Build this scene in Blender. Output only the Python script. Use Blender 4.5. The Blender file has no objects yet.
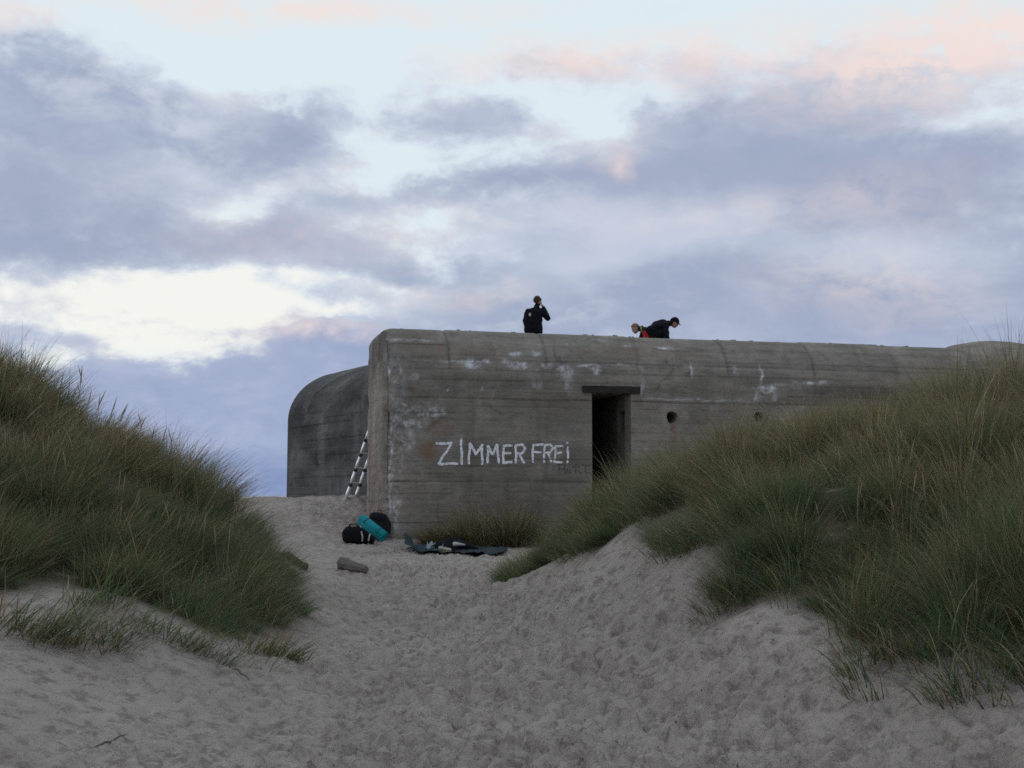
import bpy, bmesh, math, random
import numpy as np
from mathutils import Vector, Matrix

# ------------------------------------------------------------------ camera, light, exposure
SC = bpy.context.scene
COL = SC.collection
F_PX = 1200.0                       # focal length in pixels of the 1024 wide frame
CAM_H = 1.6
HORIZON = 495.0
PITCH = math.atan((HORIZON - 384.0) / F_PX)
CP, SP = math.cos(PITCH), math.sin(PITCH)

cam_data = bpy.data.cameras.new('camera')
cam_data.sensor_width = 36.0
cam_data.lens = 36.0 * F_PX / 1024.0
cam_data.clip_start = 0.1
cam_data.clip_end = 20000.0
cam = bpy.data.objects.new('camera', cam_data)
cam.location = (0, 0, CAM_H)
cam.rotation_euler = (math.radians(90) + PITCH, 0, 0)
COL.objects.link(cam)
SC.camera = cam

SC.view_settings.view_transform = 'Standard'
SC.view_settings.look = 'None'
SC.view_settings.exposure = 0.2
SC.view_settings.gamma = 1.0
SC.view_settings.use_curve_mapping = False
SC.render.filter_size = 1.6         # the soft picture of a small camera at dusk
SC.cycles.filter_width = 1.6
SC.cycles.max_bounces = 6
SC.cycles.diffuse_bounces = 3
SC.cycles.transparent_max_bounces = 8
SC.cycles.use_denoising = False

SUN_EL = math.radians(5.0)
SUN_AZ = math.radians(-72.0)        # seen from above, clockwise from +Y (the view direction)
sun_data = bpy.data.lights.new('sun', 'SUN')
sun_data.energy = 0.34
sun_data.angle = math.radians(28)
sun_data.color = (1.0, 0.86, 0.76)
sun = bpy.data.objects.new('sun', sun_data)
sd = Vector((math.sin(SUN_AZ) * math.cos(SUN_EL), math.cos(SUN_AZ) * math.cos(SUN_EL), math.sin(SUN_EL)))
sun.rotation_euler = sd.to_track_quat('Z', 'Y').to_euler()
sun.location = (-60, 20, 30)
COL.objects.link(sun)


def srgb(r, g, b):
    """an sRGB triple 0..255 as linear"""
    f = lambda c: c / 12.92 if c <= 0.04045 else ((c + 0.055) / 1.055) ** 2.4
    return (f(r / 255.0), f(g / 255.0), f(b / 255.0))


def ray(px, py):
    u = (px - 512.0) / F_PX
    v = (384.0 - py) / F_PX
    return np.array([u, CP - v * SP, SP + v * CP])


def at(px, py, Y):
    """the point at depth Y on the line of sight through a pixel"""
    d = ray(px, py)
    k = Y / d[1]
    return np.array([d[0] * k, Y, CAM_H + d[2] * k])


def az_el(px, py):
    d = ray(px, py)
    d = d / np.linalg.norm(d)
    return math.degrees(math.atan2(d[0], d[1])), math.degrees(math.asin(d[2]))


# ------------------------------------------------------------------ world: dusk sky with broken cloud
def build_world():
    world = bpy.data.worlds.new('World')
    SC.world = world
    world.use_nodes = True
    nt = world.node_tree
    N, L = nt.nodes, nt.links
    N.clear()
    STR = 0.1

    def node(kind, **kw):
        n = N.new(kind)
        for k, v in kw.items():
            setattr(n, k, v)
        return n

    def put(sock, v):
        if isinstance(v, bpy.types.NodeSocket):
            L.new(v, sock)
        else:
            sock.default_value = v

    def M(op, a, b=0.0, c=0.0, clamp=False):
        n = node('ShaderNodeMath', operation=op, use_clamp=clamp)
        put(n.inputs[0], a); put(n.inputs[1], b); put(n.inputs[2], c)
        return n.outputs[0]

    def VM(op, a, b=(0, 0, 0)):
        n = node('ShaderNodeVectorMath', operation=op)
        put(n.inputs[0], a)
        if op == 'SCALE':
            put(n.inputs['Scale'], b)
        else:
            put(n.inputs[1], b)
        return n.outputs[0]

    def comb(x, y, z):
        n = node('ShaderNodeCombineXYZ')
        put(n.inputs[0], x); put(n.inputs[1], y); put(n.inputs[2], z)
        return n.outputs[0]

    def sep(v):
        n = node('ShaderNodeSeparateXYZ'); put(n.inputs[0], v)
        return n.outputs

    def smooth(v, a, b, lo=0.0, hi=1.0):
        n = node('ShaderNodeMapRange', interpolation_type='SMOOTHSTEP')
        put(n.inputs[0], v); put(n.inputs[1], a); put(n.inputs[2], b); put(n.inputs[3], lo); put(n.inputs[4], hi)
        return n.outputs[0]

    def mix(f, a, b):
        n = node('ShaderNodeMix', data_type='RGBA')
        put(n.inputs[0], f)
        for s, v in ((n.inputs[6], a), (n.inputs[7], b)):
            if isinstance(v, tuple):
                v = (v[0], v[1], v[2], 1.0)
            put(s, v)
        return n.outputs[2]

    def noise(vec, scale, detail=5.0, rough=0.55, lac=2.0, dist=0.0):
        n = node('ShaderNodeTexNoise', noise_dimensions='3D')
        put(n.inputs['Vector'], vec)
        n.inputs['Scale'].default_value = scale
        n.inputs['Detail'].default_value = detail
        n.inputs['Roughness'].default_value = rough
        n.inputs['Lacunarity'].default_value = lac
        n.inputs['Distortion'].default_value = dist
        return n

    tc = node('ShaderNodeTexCoord').outputs['Generated']
    d = VM('NORMALIZE', tc)
    x, y, z = sep(d)
    az = M('MULTIPLY', M('ARCTAN2', x, y), 180.0 / math.pi)
    el = M('MULTIPLY', M('ARCSINE', z), 180.0 / math.pi)
    ae = comb(az, el, 0.0)
    zc = M('ADD', M('MAXIMUM', z, 0.0), 0.22)
    plane = comb(M('DIVIDE', x, zc), M('DIVIDE', y, zc), 0.0)          # cloud deck overhead
    # the ragged outline of the clouds
    w1 = VM('SUBTRACT', noise(plane, 2.3, 3, 0.5).outputs['Color'], (0.5, 0.5, 0.5))
    w2 = VM('SUBTRACT', noise(VM('MULTIPLY', d, (1, 1, 1.7)), 16.0, 4, 0.6).outputs['Color'], (0.5, 0.5, 0.5))
    w1 = VM('MULTIPLY', w1, (5.0, 3.2, 0.0))
    w2 = VM('MULTIPLY', w2, (3.0, 2.2, 0.0))
    wv = VM('ADD', VM('ADD', ae, w1), w2)
    fb = noise(VM('MULTIPLY', d, (1, 1, 2.1)), 11.0, 7, 0.58, 2.1, 0.35).outputs['Fac']
    fb2 = noise(VM('ADD', VM('MULTIPLY', d, (1, 1, 1.6)), (3.1, 1.7, 0.4)), 30.0, 6, 0.62, 2.1, 0.4).outputs['Fac']
    fbig = noise(plane, 1.15, 6, 0.55).outputs['Fac']

    def blobs(lst, vec, sum0=0.0):
        acc = sum0
        for (px, py, rx, ry, w, *rot) in lst:
            a, e = az_el(px, py)
            mp = node('ShaderNodeMapping', vector_type='TEXTURE')
            put(mp.inputs['Vector'], vec)
            mp.inputs['Location'].default_value = (a, e, 0)
            mp.inputs['Rotation'].default_value = (0, 0, math.radians(rot[0]) if rot else 0)
            k = 180 / math.pi / F_PX * 1.25
            mp.inputs['Scale'].default_value = (rx * k, ry * k, 1)
            g = node('ShaderNodeTexGradient', gradient_type='SPHERICAL')
            L.new(mp.outputs[0], g.inputs[0])
            acc = M('MULTIPLY_ADD', g.outputs['Fac'], w, acc)
        return acc

    CLOUD = SKY_CLOUD
    dens = blobs(CLOUD, wv)
    inview = blobs([(512, 250, 1500, 900, 4.0)], ae)
    inview = M('MINIMUM', inview, 1.0)
    # outside the frame the cloud deck simply goes on
    gen = M('MULTIPLY', M('SUBTRACT', 1.0, inview), M('MULTIPLY', M('SUBTRACT', fbig, 0.30), 2.6))
    dens = M('ADD', M('ADD', dens, gen), 0.05)
    dens = M('ADD', dens, M('MULTIPLY', M('SUBTRACT', fb, 0.5), 1.15))
    dens = M('ADD', dens, M('MULTIPLY', M('SUBTRACT', fb2, 0.5), 0.85))
    fb4 = noise(VM('ADD', VM('MULTIPLY', d, (1, 1, 1.8)), (0.7, 5.2, 2.4)), 62.0, 5, 0.6, 2.1, 0.5).outputs['Fac']
    dens = M('ADD', dens, M('MULTIPLY', M('SUBTRACT', fb4, 0.5), 0.45))
    mask = smooth(dens, 0.10, 0.64)
    thick = smooth(dens, 0.30, 1.15)

    pink = blobs(SKY_PINK, wv)
    pink = M('MULTIPLY', pink, smooth(fb2, 0.25, 0.62), clamp=True)
    pink = M('ADD', pink, M('MULTIPLY', M('SUBTRACT', 1.0, inview), smooth(fb, 0.5, 0.75, 0.0, 0.25)), clamp=True)
    cream = M('MINIMUM', blobs(SKY_CREAM, ae), 1.0)

    nish = node('ShaderNodeTexSky', sky_type='NISHITA')
    nish.sun_disc = False
    nish.sun_elevation = SUN_EL
    nish.sun_rotation = SUN_AZ
    nish.altitude = 0
    nish.air_density = 1.0
    nish.dust_density = 1.2
    nish.ozone_density = 1.5

    K = 1.0 / STR
    def c(r, g, b):
        q = srgb(r, g, b)
        return (q[0] * K, q[1] * K, q[2] * K)

    # thin high veil between the clouds, paler towards the horizon
    lowf = smooth(el, 3.0, 17.0)
    veil = mix(lowf, c(220, 230, 236), c(217, 230, 236))
    veil = mix(cream, veil, c(238, 238, 233))
    veil = mix(smooth(el, 0.0, 4.5), c(140, 160, 205), veil)
    clear = mix(0.10, veil, nish.outputs['Color'])
    # cloud undersides, lavender, bluer towards the horizon
    body = mix(thick, c(202, 212, 223), c(152, 164, 187))
    body = mix(smooth(fb, 0.42, 0.66, 0.0, 0.55), body, c(181, 192, 208))
    fb3 = noise(VM('ADD', VM('MULTIPLY', d, (1, 1, 2.0)), (7.3, 2.2, 5.1)), 14.0, 6, 0.6, 2.1, 0.4).outputs['Fac']
    body = mix(smooth(fb3, 0.50, 0.72, 0.0, 0.5), body, c(204, 210, 219))
    body = mix(M('MULTIPLY', M('MINIMUM', blobs(SKY_LIGHT, wv), 1.0), 0.75), body, c(190, 198, 214))
    body = mix(M('MULTIPLY', M('MINIMUM', blobs(SKY_DARK, wv), 1.0), 0.80), body, c(148, 158, 183))
    low = mix(smooth(fb2, 0.35, 0.65), c(146, 158, 188), c(170, 179, 203))
    body = mix(smooth(el, 0.5, 10.5), low, body)
    bank = M('MINIMUM', blobs(SKY_BANK, wv), 1.0)
    body = mix(M('MULTIPLY', bank, 0.7), body, mix(smooth(el, 0.0, 3.2), c(108, 131, 176), c(145, 158, 190)))
    body = mix(M('MULTIPLY', smooth(fb3, 0.42, 0.68, 0.0, 0.5), bank), body, c(176, 184, 209))
    col = mix(mask, clear, body)
    edge = M('MULTIPLY', mask, M('SUBTRACT', 1.0, thick))
    col = mix(M('MULTIPLY', edge, M('MULTIPLY', smooth(fb, 0.45, 0.7), 0.22)), col, c(236, 214, 208))
    col = mix(M('MULTIPLY', pink, 0.85), col, c(231, 211, 205))
    # twilight: the sky fades with the angle from the bright part in the west, in front
    tv = node('ShaderNodeVectorMath', operation='DOT_PRODUCT')
    put(tv.inputs[0], d)
    g = Vector((-0.10, 0.95, 0.28)).normalized()
    tv.inputs[1].default_value = g
    fade = smooth(tv.outputs['Value'], 0.80, -0.75, 1.0, SKY_BACK)
    col = VM('SCALE', col, fade)
    # below the horizon the world only shows what the sea would
    bg = node('ShaderNodeBackground')
    put(bg.inputs['Color'], col)
    bg.inputs['Strength'].default_value = STR
    out = node('ShaderNodeOutputWorld')
    L.new(bg.outputs[0], out.inputs[0])
    world.cycles.sampling_method = 'MANUAL'
    world.cycles.sample_map_resolution = 512


SKY_BACK = 1.05
#            x    y    rx   ry   weight  tilt
SKY_CLOUD = [
    (20, 180, 170, 150, 0.95), (50, 250, 170, 44, 0.6), (40, 75, 130, 65, 0.75), (130, 100, 110, 50, 0.4), (390, 118, 120, 26, 0.35), (190, 115, 100, 34, 0.42, 25),
    (285, 135, 95, 52, 0.95, 14), (225, 165, 100, 34, 0.45), (262, 232, 150, 40, 1.05, -5), (380, 264, 50, 16, 0.4, -14),
    (470, 140, 95, 28, 0.75), (520, 186, 210, 30, 0.75, 7), (340, 200, 80, 20, 0.4),
    (760, 150, 190, 75, 1.0, -4), (950, 160, 200, 85, 1.0), (680, 125, 60, 30, 0.5), (600, 235, 190, 55, 0.85),
    (840, 230, 260, 70, 0.8), (690, 300, 420, 70, 0.9), (470, 285, 110, 28, 0.7), (310, 292, 66, 15, 0.75),
    (960, 300, 220, 70, 0.8), (600, 360, 500, 60, 1.2), (900, 370, 300, 60, 1.4), (600, 450, 900, 70, 1.6),
    (320, 396, 140, 42, 1.15, 12), (130, 345, 120, 18, -0.5), (330, 348, 60, 20, 0.7), (200, 462, 300, 60, 1.8), (110, 392, 60, 18, 0.5), (20, 345, 44, 20, 0.45),
    (95, 348, 40, 14, 0.35, 10), (560, 74, 170, 26, 0.75), (500, 120, 120, 30, 0.35), (880, 65, 190, 45, 0.6),
    # gaps
    (222, 206, 62, 22, -0.7, 10), (405, 232, 40, 24, -0.3), (590, 130, 80, 24, -0.45, -14), (440, 215, 22, 12, -0.4),
    (170, 300, 290, 36, -0.55), (440, 40, 300, 40, -0.4), (985, 115, 50, 14, -0.35), (920, 292, 26, 14, -0.6), (965, 212, 24, 10, -0.5), (200, 55, 90, 24, -0.4),
]
SKY_PINK = [
    (880, 60, 200, 50, 1.1), (1000, 20, 120, 40, 0.8), (590, 68, 170, 28, 0.95), (280, 6, 280, 18, 0.95), (310, 336, 70, 14, 0.9),
    (620, 162, 26, 14, 0.7), (285, 240, 130, 26, 0.3), (880, 285, 110, 40, 0.55), (440, 290, 90, 16, 0.5), (700, 215, 160, 30, 0.25), (870, 200, 120, 40, 0.3),
    (20, 12, 60, 18, 0.7),
]
SKY_LIGHT = [(660, 228, 130, 40, 1.5, -6), (560, 262, 110, 26, 0.9), (900, 250, 120, 26, 0.9), (180, 175, 60, 22, 0.7), (480, 240, 60, 18, 0.7), (180, 420, 60, 22, 0.9), (280, 385, 70, 16, 0.7)]
SKY_DARK = [(790, 158, 210, 44, 1.3, -3), (950, 190, 120, 40, 1.0), (40, 200, 130, 90, 1.0), (280, 132, 80, 36, 1.1, 14), (265, 235, 130, 24, 1.1, -5), (520, 184, 170, 18, 1.0, 7), (860, 310, 240, 34, 0.8), (620, 300, 200, 24, 0.6), (60, 255, 90, 20, 0.7)]
SKY_CREAM = [(170, 295, 420, 75, 1.2), (60, 300, 300, 60, 0.8)]
SKY_BANK = [(250, 440, 330, 110, 1.6), (310, 360, 120, 40, 0.8)]
build_world()

# ------------------------------------------------------------------ helpers
rng = np.random.default_rng(11)
random.seed(4)


def sstep(x, a, b):
    t = np.clip((np.asarray(x, float) - a) / (b - a), 0, 1)
    return t * t * (3 - 2 * t)


_TAB = rng.random((256, 256))


def vnoise(x, y, seed=0):
    x = np.asarray(x, float) + seed * 17.31
    y = np.asarray(y, float) + seed * 9.77
    xi = np.floor(x).astype(int); yi = np.floor(y).astype(int)
    fx = x - xi; fy = y - yi
    fx = fx * fx * fx * (fx * (fx * 6 - 15) + 10); fy = fy * fy * fy * (fy * (fy * 6 - 15) + 10)
    a = _TAB[xi & 255, yi & 255]; b = _TAB[(xi + 1) & 255, yi & 255]
    c = _TAB[xi & 255, (yi + 1) & 255]; d = _TAB[(xi + 1) & 255, (yi + 1) & 255]
    return (a * (1 - fx) + b * fx) * (1 - fy) + (c * (1 - fx) + d * fx) * fy - 0.5


def fbm(x, y, octv=4, seed=0, gain=0.5):
    s = 0.0; a = 1.0
    for o in range(octv):
        s = s + a * vnoise(x * 2.03 ** o, y * 2.03 ** o, seed + o * 3)
        a *= gain
    return s


def mesh_np(name, V, F, mats=(), parent=None, smooth=True, attrs=None, fmat=None, loc=None):
    """one mesh object from numpy vertices and a list (or array) of faces"""
    me = bpy.data.meshes.new(name)
    V = np.asarray(V, np.float32)
    if isinstance(F, np.ndarray):
        n, k = F.shape
        me.vertices.add(len(V)); me.vertices.foreach_set('co', V.ravel())
        me.loops.add(n * k); me.loops.foreach_set('vertex_index', F.astype(np.int32).ravel())
        me.polygons.add(n); me.polygons.foreach_set('loop_start', np.arange(0, n * k, k, dtype=np.int32))
        me.update(calc_edges=True)
    else:
        me.from_pydata([tuple(map(float, v)) for v in V], [], [tuple(int(q) for q in f) for f in F])
        me.update()
    for m in (mats if isinstance(mats, (list, tuple)) else [mats]):
        me.materials.append(m)
    if smooth:
        me.polygons.foreach_set('use_smooth', np.ones(len(me.polygons), bool))
    if fmat is not None:
        me.polygons.foreach_set('material_index', np.asarray(fmat, np.int32))
    for k, v in (attrs or {}).items():
        v = np.asarray(v, np.float32)
        if v.ndim == 1:
            a = me.attributes.new(k, 'FLOAT', 'POINT'); a.data.foreach_set('value', v)
        else:
            a = me.attributes.new(k, 'FLOAT_COLOR', 'POINT')
            a.data.foreach_set('color', np.concatenate([v, np.ones((len(v), 1), np.float32)], 1).ravel())
    o = bpy.data.objects.new(name, me)
    COL.objects.link(o)
    if parent is not None:
        o.parent = parent
    if loc is not None:
        o.location = loc
    return o


def tag(o, label=None, cat=None, group=None, kind=None):
    for k, v in (('label', label), ('category', cat), ('group', group), ('kind', kind)):
        if v:
            o[k] = v
    return o


def empty(name, loc=(0, 0, 0), rz=0.0):
    o = bpy.data.objects.new(name, None)
    o.empty_display_size = 0.2
    o.location = loc
    o.rotation_euler = (0, 0, rz)
    COL.objects.link(o)
    return o


def mat_simple(name, col, rough=0.8, var=0.15, scale=8.0, bump=0.0, bscale=60.0, metal=0.0, sheen=0.0):
    m = bpy.data.materials.new(name); m.use_nodes = True
    nt = m.node_tree; N, L = nt.nodes, nt.links
    b = N['Principled BSDF']
    b.inputs['Roughness'].default_value = rough
    b.inputs['Metallic'].default_value = metal
    if rough > 0.72: b.inputs['Specular IOR Level'].default_value = 0.15
    tcn = N.new('ShaderNodeTexCoord')
    nz = N.new('ShaderNodeTexNoise'); nz.inputs['Scale'].default_value = scale; nz.inputs['Detail'].default_value = 6
    L.new(tcn.outputs['Object'], nz.inputs['Vector'])
    mx = N.new('ShaderNodeMix'); mx.data_type = 'RGBA'
    L.new(nz.outputs['Fac'], mx.inputs[0])
    mx.inputs[6].default_value = (*[c * (1 - var) for c in col], 1)
    mx.inputs[7].default_value = (*[min(1, c * (1 + var)) for c in col], 1)
    L.new(mx.outputs[2], b.inputs['Base Color'])
    if bump > 0:
        n2 = N.new('ShaderNodeTexNoise'); n2.inputs['Scale'].default_value = bscale; n2.inputs['Detail'].default_value = 4
        L.new(tcn.outputs['Object'], n2.inputs['Vector'])
        bp = N.new('ShaderNodeBump'); bp.inputs['Strength'].default_value = bump; bp.inputs['Distance'].default_value = 0.01
        L.new(n2.outputs['Fac'], bp.inputs['Height']); L.new(bp.outputs[0], b.inputs['Normal'])
    return m


# ------------------------------------------------------------------ terrain: dunes, path and the sea behind
GROUND_PX = [
    # path, from the photographer's feet to the bunker
    (512, 768, 6.6), (350, 768, 6.6), (200, 768, 6.4), (700, 768, 6.4), (850, 768, 6.2),
    (512, 700, 8.7), (380, 700, 8.7), (620, 690, 8.9), (450, 640, 11.3), (540, 640, 11.0), (360, 650, 10.9),
    (420, 600, 14.8), (480, 590, 15.8), (350, 605, 14.4), (420, 570, 19), (340, 572, 18.6), (470, 566, 19.5),
    (400, 550, 22.8), (350, 548, 22.8), (460, 552, 22.4), (500, 552, 22.2), (395, 538, 24.1),
    (290, 578, 17.5), (300, 550, 22), (520, 546, 24.0), (600, 545, 24.6),
    # bank on the left, up to the rear block
    (245, 504, 30), (290, 499, 34), (360, 501, 28.6), (330, 519, 26.6), (270, 531, 25), (375, 512, 28), (250, 550, 20.5),
    # sand in front of the left dune
    (0, 768, 5.7), (100, 725, 7.0), (0, 690, 6.9), (60, 650, 8.0), (0, 600, 8.8), (120, 602, 9.2), (200, 640, 9.4),
    (280, 660, 9.5), (320, 620, 12.2), (230, 720, 7.7),
    # right: the spur of bare sand and the toe of the grass
    (1024, 700, 6.5), (960, 694, 6.7), (870, 660, 7.4), (840, 610, 8.5), (760, 612, 8.5), (705, 566, 9.9), (680, 532, 11.5),
    (620, 536, 13.0), (560, 560, 15.0), (500, 590, 16.4), (600, 600, 11.9), (650, 650, 9.5), (750, 680, 7.9),
    (850, 720, 7.0), (700, 605, 9.7), (1000, 745, 6.1), (560, 590, 13.4),
]
GROUND_XYZ = [
    # crest of the left dune and its back
    (-5.4, 12.6, 2.66), (-4.6, 12.6, 2.10), (-3.8, 12.6, 1.57), (-3.25, 12.6, 1.19), (-2.78, 12.6, 0.86), (-2.25, 12.4, 0.5),
    (-5.0, 17.5, 1.3), (-3.4, 17, 0.85), (-7.5, 13, 2.9), (-8, 18, 2.0), (-6.0, 10.0, 1.5), (-4.4, 10.6, 1.35), (-3.2, 10.8, 0.85),
    (-9, 9, 1.7), (-10, 24, 1.8), (-7, 22, 1.3), (-9, 32, 1.6),
    # crest of the right dune and its back
    (4.85, 11.6, 2.38), (3.9, 12.2, 2.20), (2.75, 13.6, 1.96), (1.68, 15.6, 1.46), (0.75, 17.2, 0.80), (-0.05, 18.2, 0.40),
    (3.3, 7.6, 1.0), (3.0, 9.2, 1.35), (4.6, 9.4, 1.75), (2.0, 11.2, 1.40), (6.5, 10.5, 2.5), (9, 9, 2.5), (10, 14, 2.5), (8, 18, 1.9), (5, 18, 1.6),
    (3, 20, 1.25), (1.6, 20.5, 0.85), (6, 23, 1.3), (12, 24, 1.6), (14, 18, 2.3), (4.5, 5.5, 0.75), (6, 3, 0.9), (-5, 4, 0.5),
    # around the camera and behind it
    (0, 2, -0.05), (0, -6, 0.1), (-6, -4, 0.6), (6, -4, 0.8), (0, 4, -0.02),
    (0, 32, 1.3), (8, 36, 1.4), (-6, 40, 1.2), (16, 34, 1.5), (-12, 40, 1.3),
]
_cp = [at(*q) for q in GROUND_PX] + [np.array(q, float) for q in GROUND_XYZ]
_cp = np.array(_cp)


def _tps_fit(P, lam=0.02):
    n = len(P)
    d2 = ((P[:, None, :2] - P[None, :, :2]) ** 2).sum(-1)
    K = 0.5 * d2 * np.log(d2 + 1e-9) + lam * np.eye(n)
    A = np.zeros((n + 3, n + 3))
    Q = np.c_[np.ones(n), P[:, :2]]
    A[:n, :n] = K; A[:n, n:] = Q; A[n:, :n] = Q.T
    return np.linalg.solve(A, np.r_[P[:, 2], 0, 0, 0])


_tw = _tps_fit(_cp)


def H(x, y):
    """smooth height of the sand"""
    x = np.asarray(x, float); y = np.asarray(y, float)
    sh = np.broadcast(x, y).shape
    x = np.broadcast_to(x, sh).ravel(); y = np.broadcast_to(y, sh).ravel()
    z = _tw[-3] + _tw[-2] * x + _tw[-1] * y
    for k in range(len(_cp)):
        d2 = (x - _cp[k, 0]) ** 2 + (y - _cp[k, 1]) ** 2
        z = z + _tw[k] * 0.5 * d2 * np.log(d2 + 1e-9)
    z = np.clip(z, -0.4, 3.1)
    r = np.hypot(x - 1.0, (y - 15.0) * 0.9)
    w = sstep(r, 17, 34)
    far = 1.0 + 1.6 * (fbm(x / 26.0, y / 26.0, 4, 5)) + 0.25 * fbm(x / 5.0, y / 5.0, 3, 9)
    far = np.where(y > 40, np.minimum(far, 1.4), far)
    z = z * (1 - w) + far * w
    sea = sstep(y, 62, 105)
    z = z * (1 - sea) - 6.0 * sea
    return z.reshape(sh)


def poly_dist(x, y, P):
    """signed distance to a polygon, positive inside"""
    x = np.asarray(x, float); y = np.asarray(y, float)
    P = np.asarray(P, float)
    inside = np.zeros(x.shape, bool); dmin = np.full(x.shape, 1e9)
    n = len(P)
    for i in range(n):
        a, b = P[i], P[(i + 1) % n]
        c = ((a[1] > y) != (b[1] > y)) & (x < (b[0] - a[0]) * (y - a[1]) / (b[1] - a[1] + 1e-12) + a[0])
        inside ^= c
        e = b - a
        t = np.clip(((x - a[0]) * e[0] + (y - a[1]) * e[1]) / (e @ e), 0, 1)
        dmin = np.minimum(dmin, np.hypot(x - a[0] - t * e[0], y - a[1] - t * e[1]))
    return np.where(inside, dmin, -dmin)


def gxy(px, py, Y):
    p = at(px, py, Y)
    return (p[0], p[1])


LEFT_POLY = [(-12.5, 8.4), gxy(-120, 592, 8.7), gxy(0, 588, 8.95), gxy(60, 585, 9.2), gxy(130, 590, 9.4), gxy(180, 603, 9.6), gxy(225, 625, 9.7),
             gxy(268, 643, 9.9), gxy(292, 628, 10.8), gxy(303, 600, 12.4), gxy(285, 575, 14.5), (-3.6, 16.5), (-6.5, 17.8), (-12.5, 18)]
RIGHT_POLY = [gxy(497, 578, 17.2), gxy(540, 556, 15.8), gxy(600, 531, 14.0), gxy(652, 521, 12.3), gxy(694, 532, 11.0), gxy(702, 566, 10.0),
              gxy(728, 598, 9.2), gxy(772, 610, 8.7), gxy(842, 606, 8.35), gxy(850, 645, 7.7), gxy(880, 664, 7.3), gxy(980, 682, 6.9), gxy(1060, 684, 6.7),
              (5.6, 5.2), (9.5, 5.2), (12.5, 16), (12.0, 20), (4.0, 20.3), (1.6, 20.3), (0.2, 19.2)]


def axis(segs):
    out = []
    for a, b, s in segs:
        n = max(1, int(round((b - a) / s)))
        out += list(np.linspace(a, b, n, endpoint=False))
    out.append(segs[-1][1])
    return np.array(out)


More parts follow.
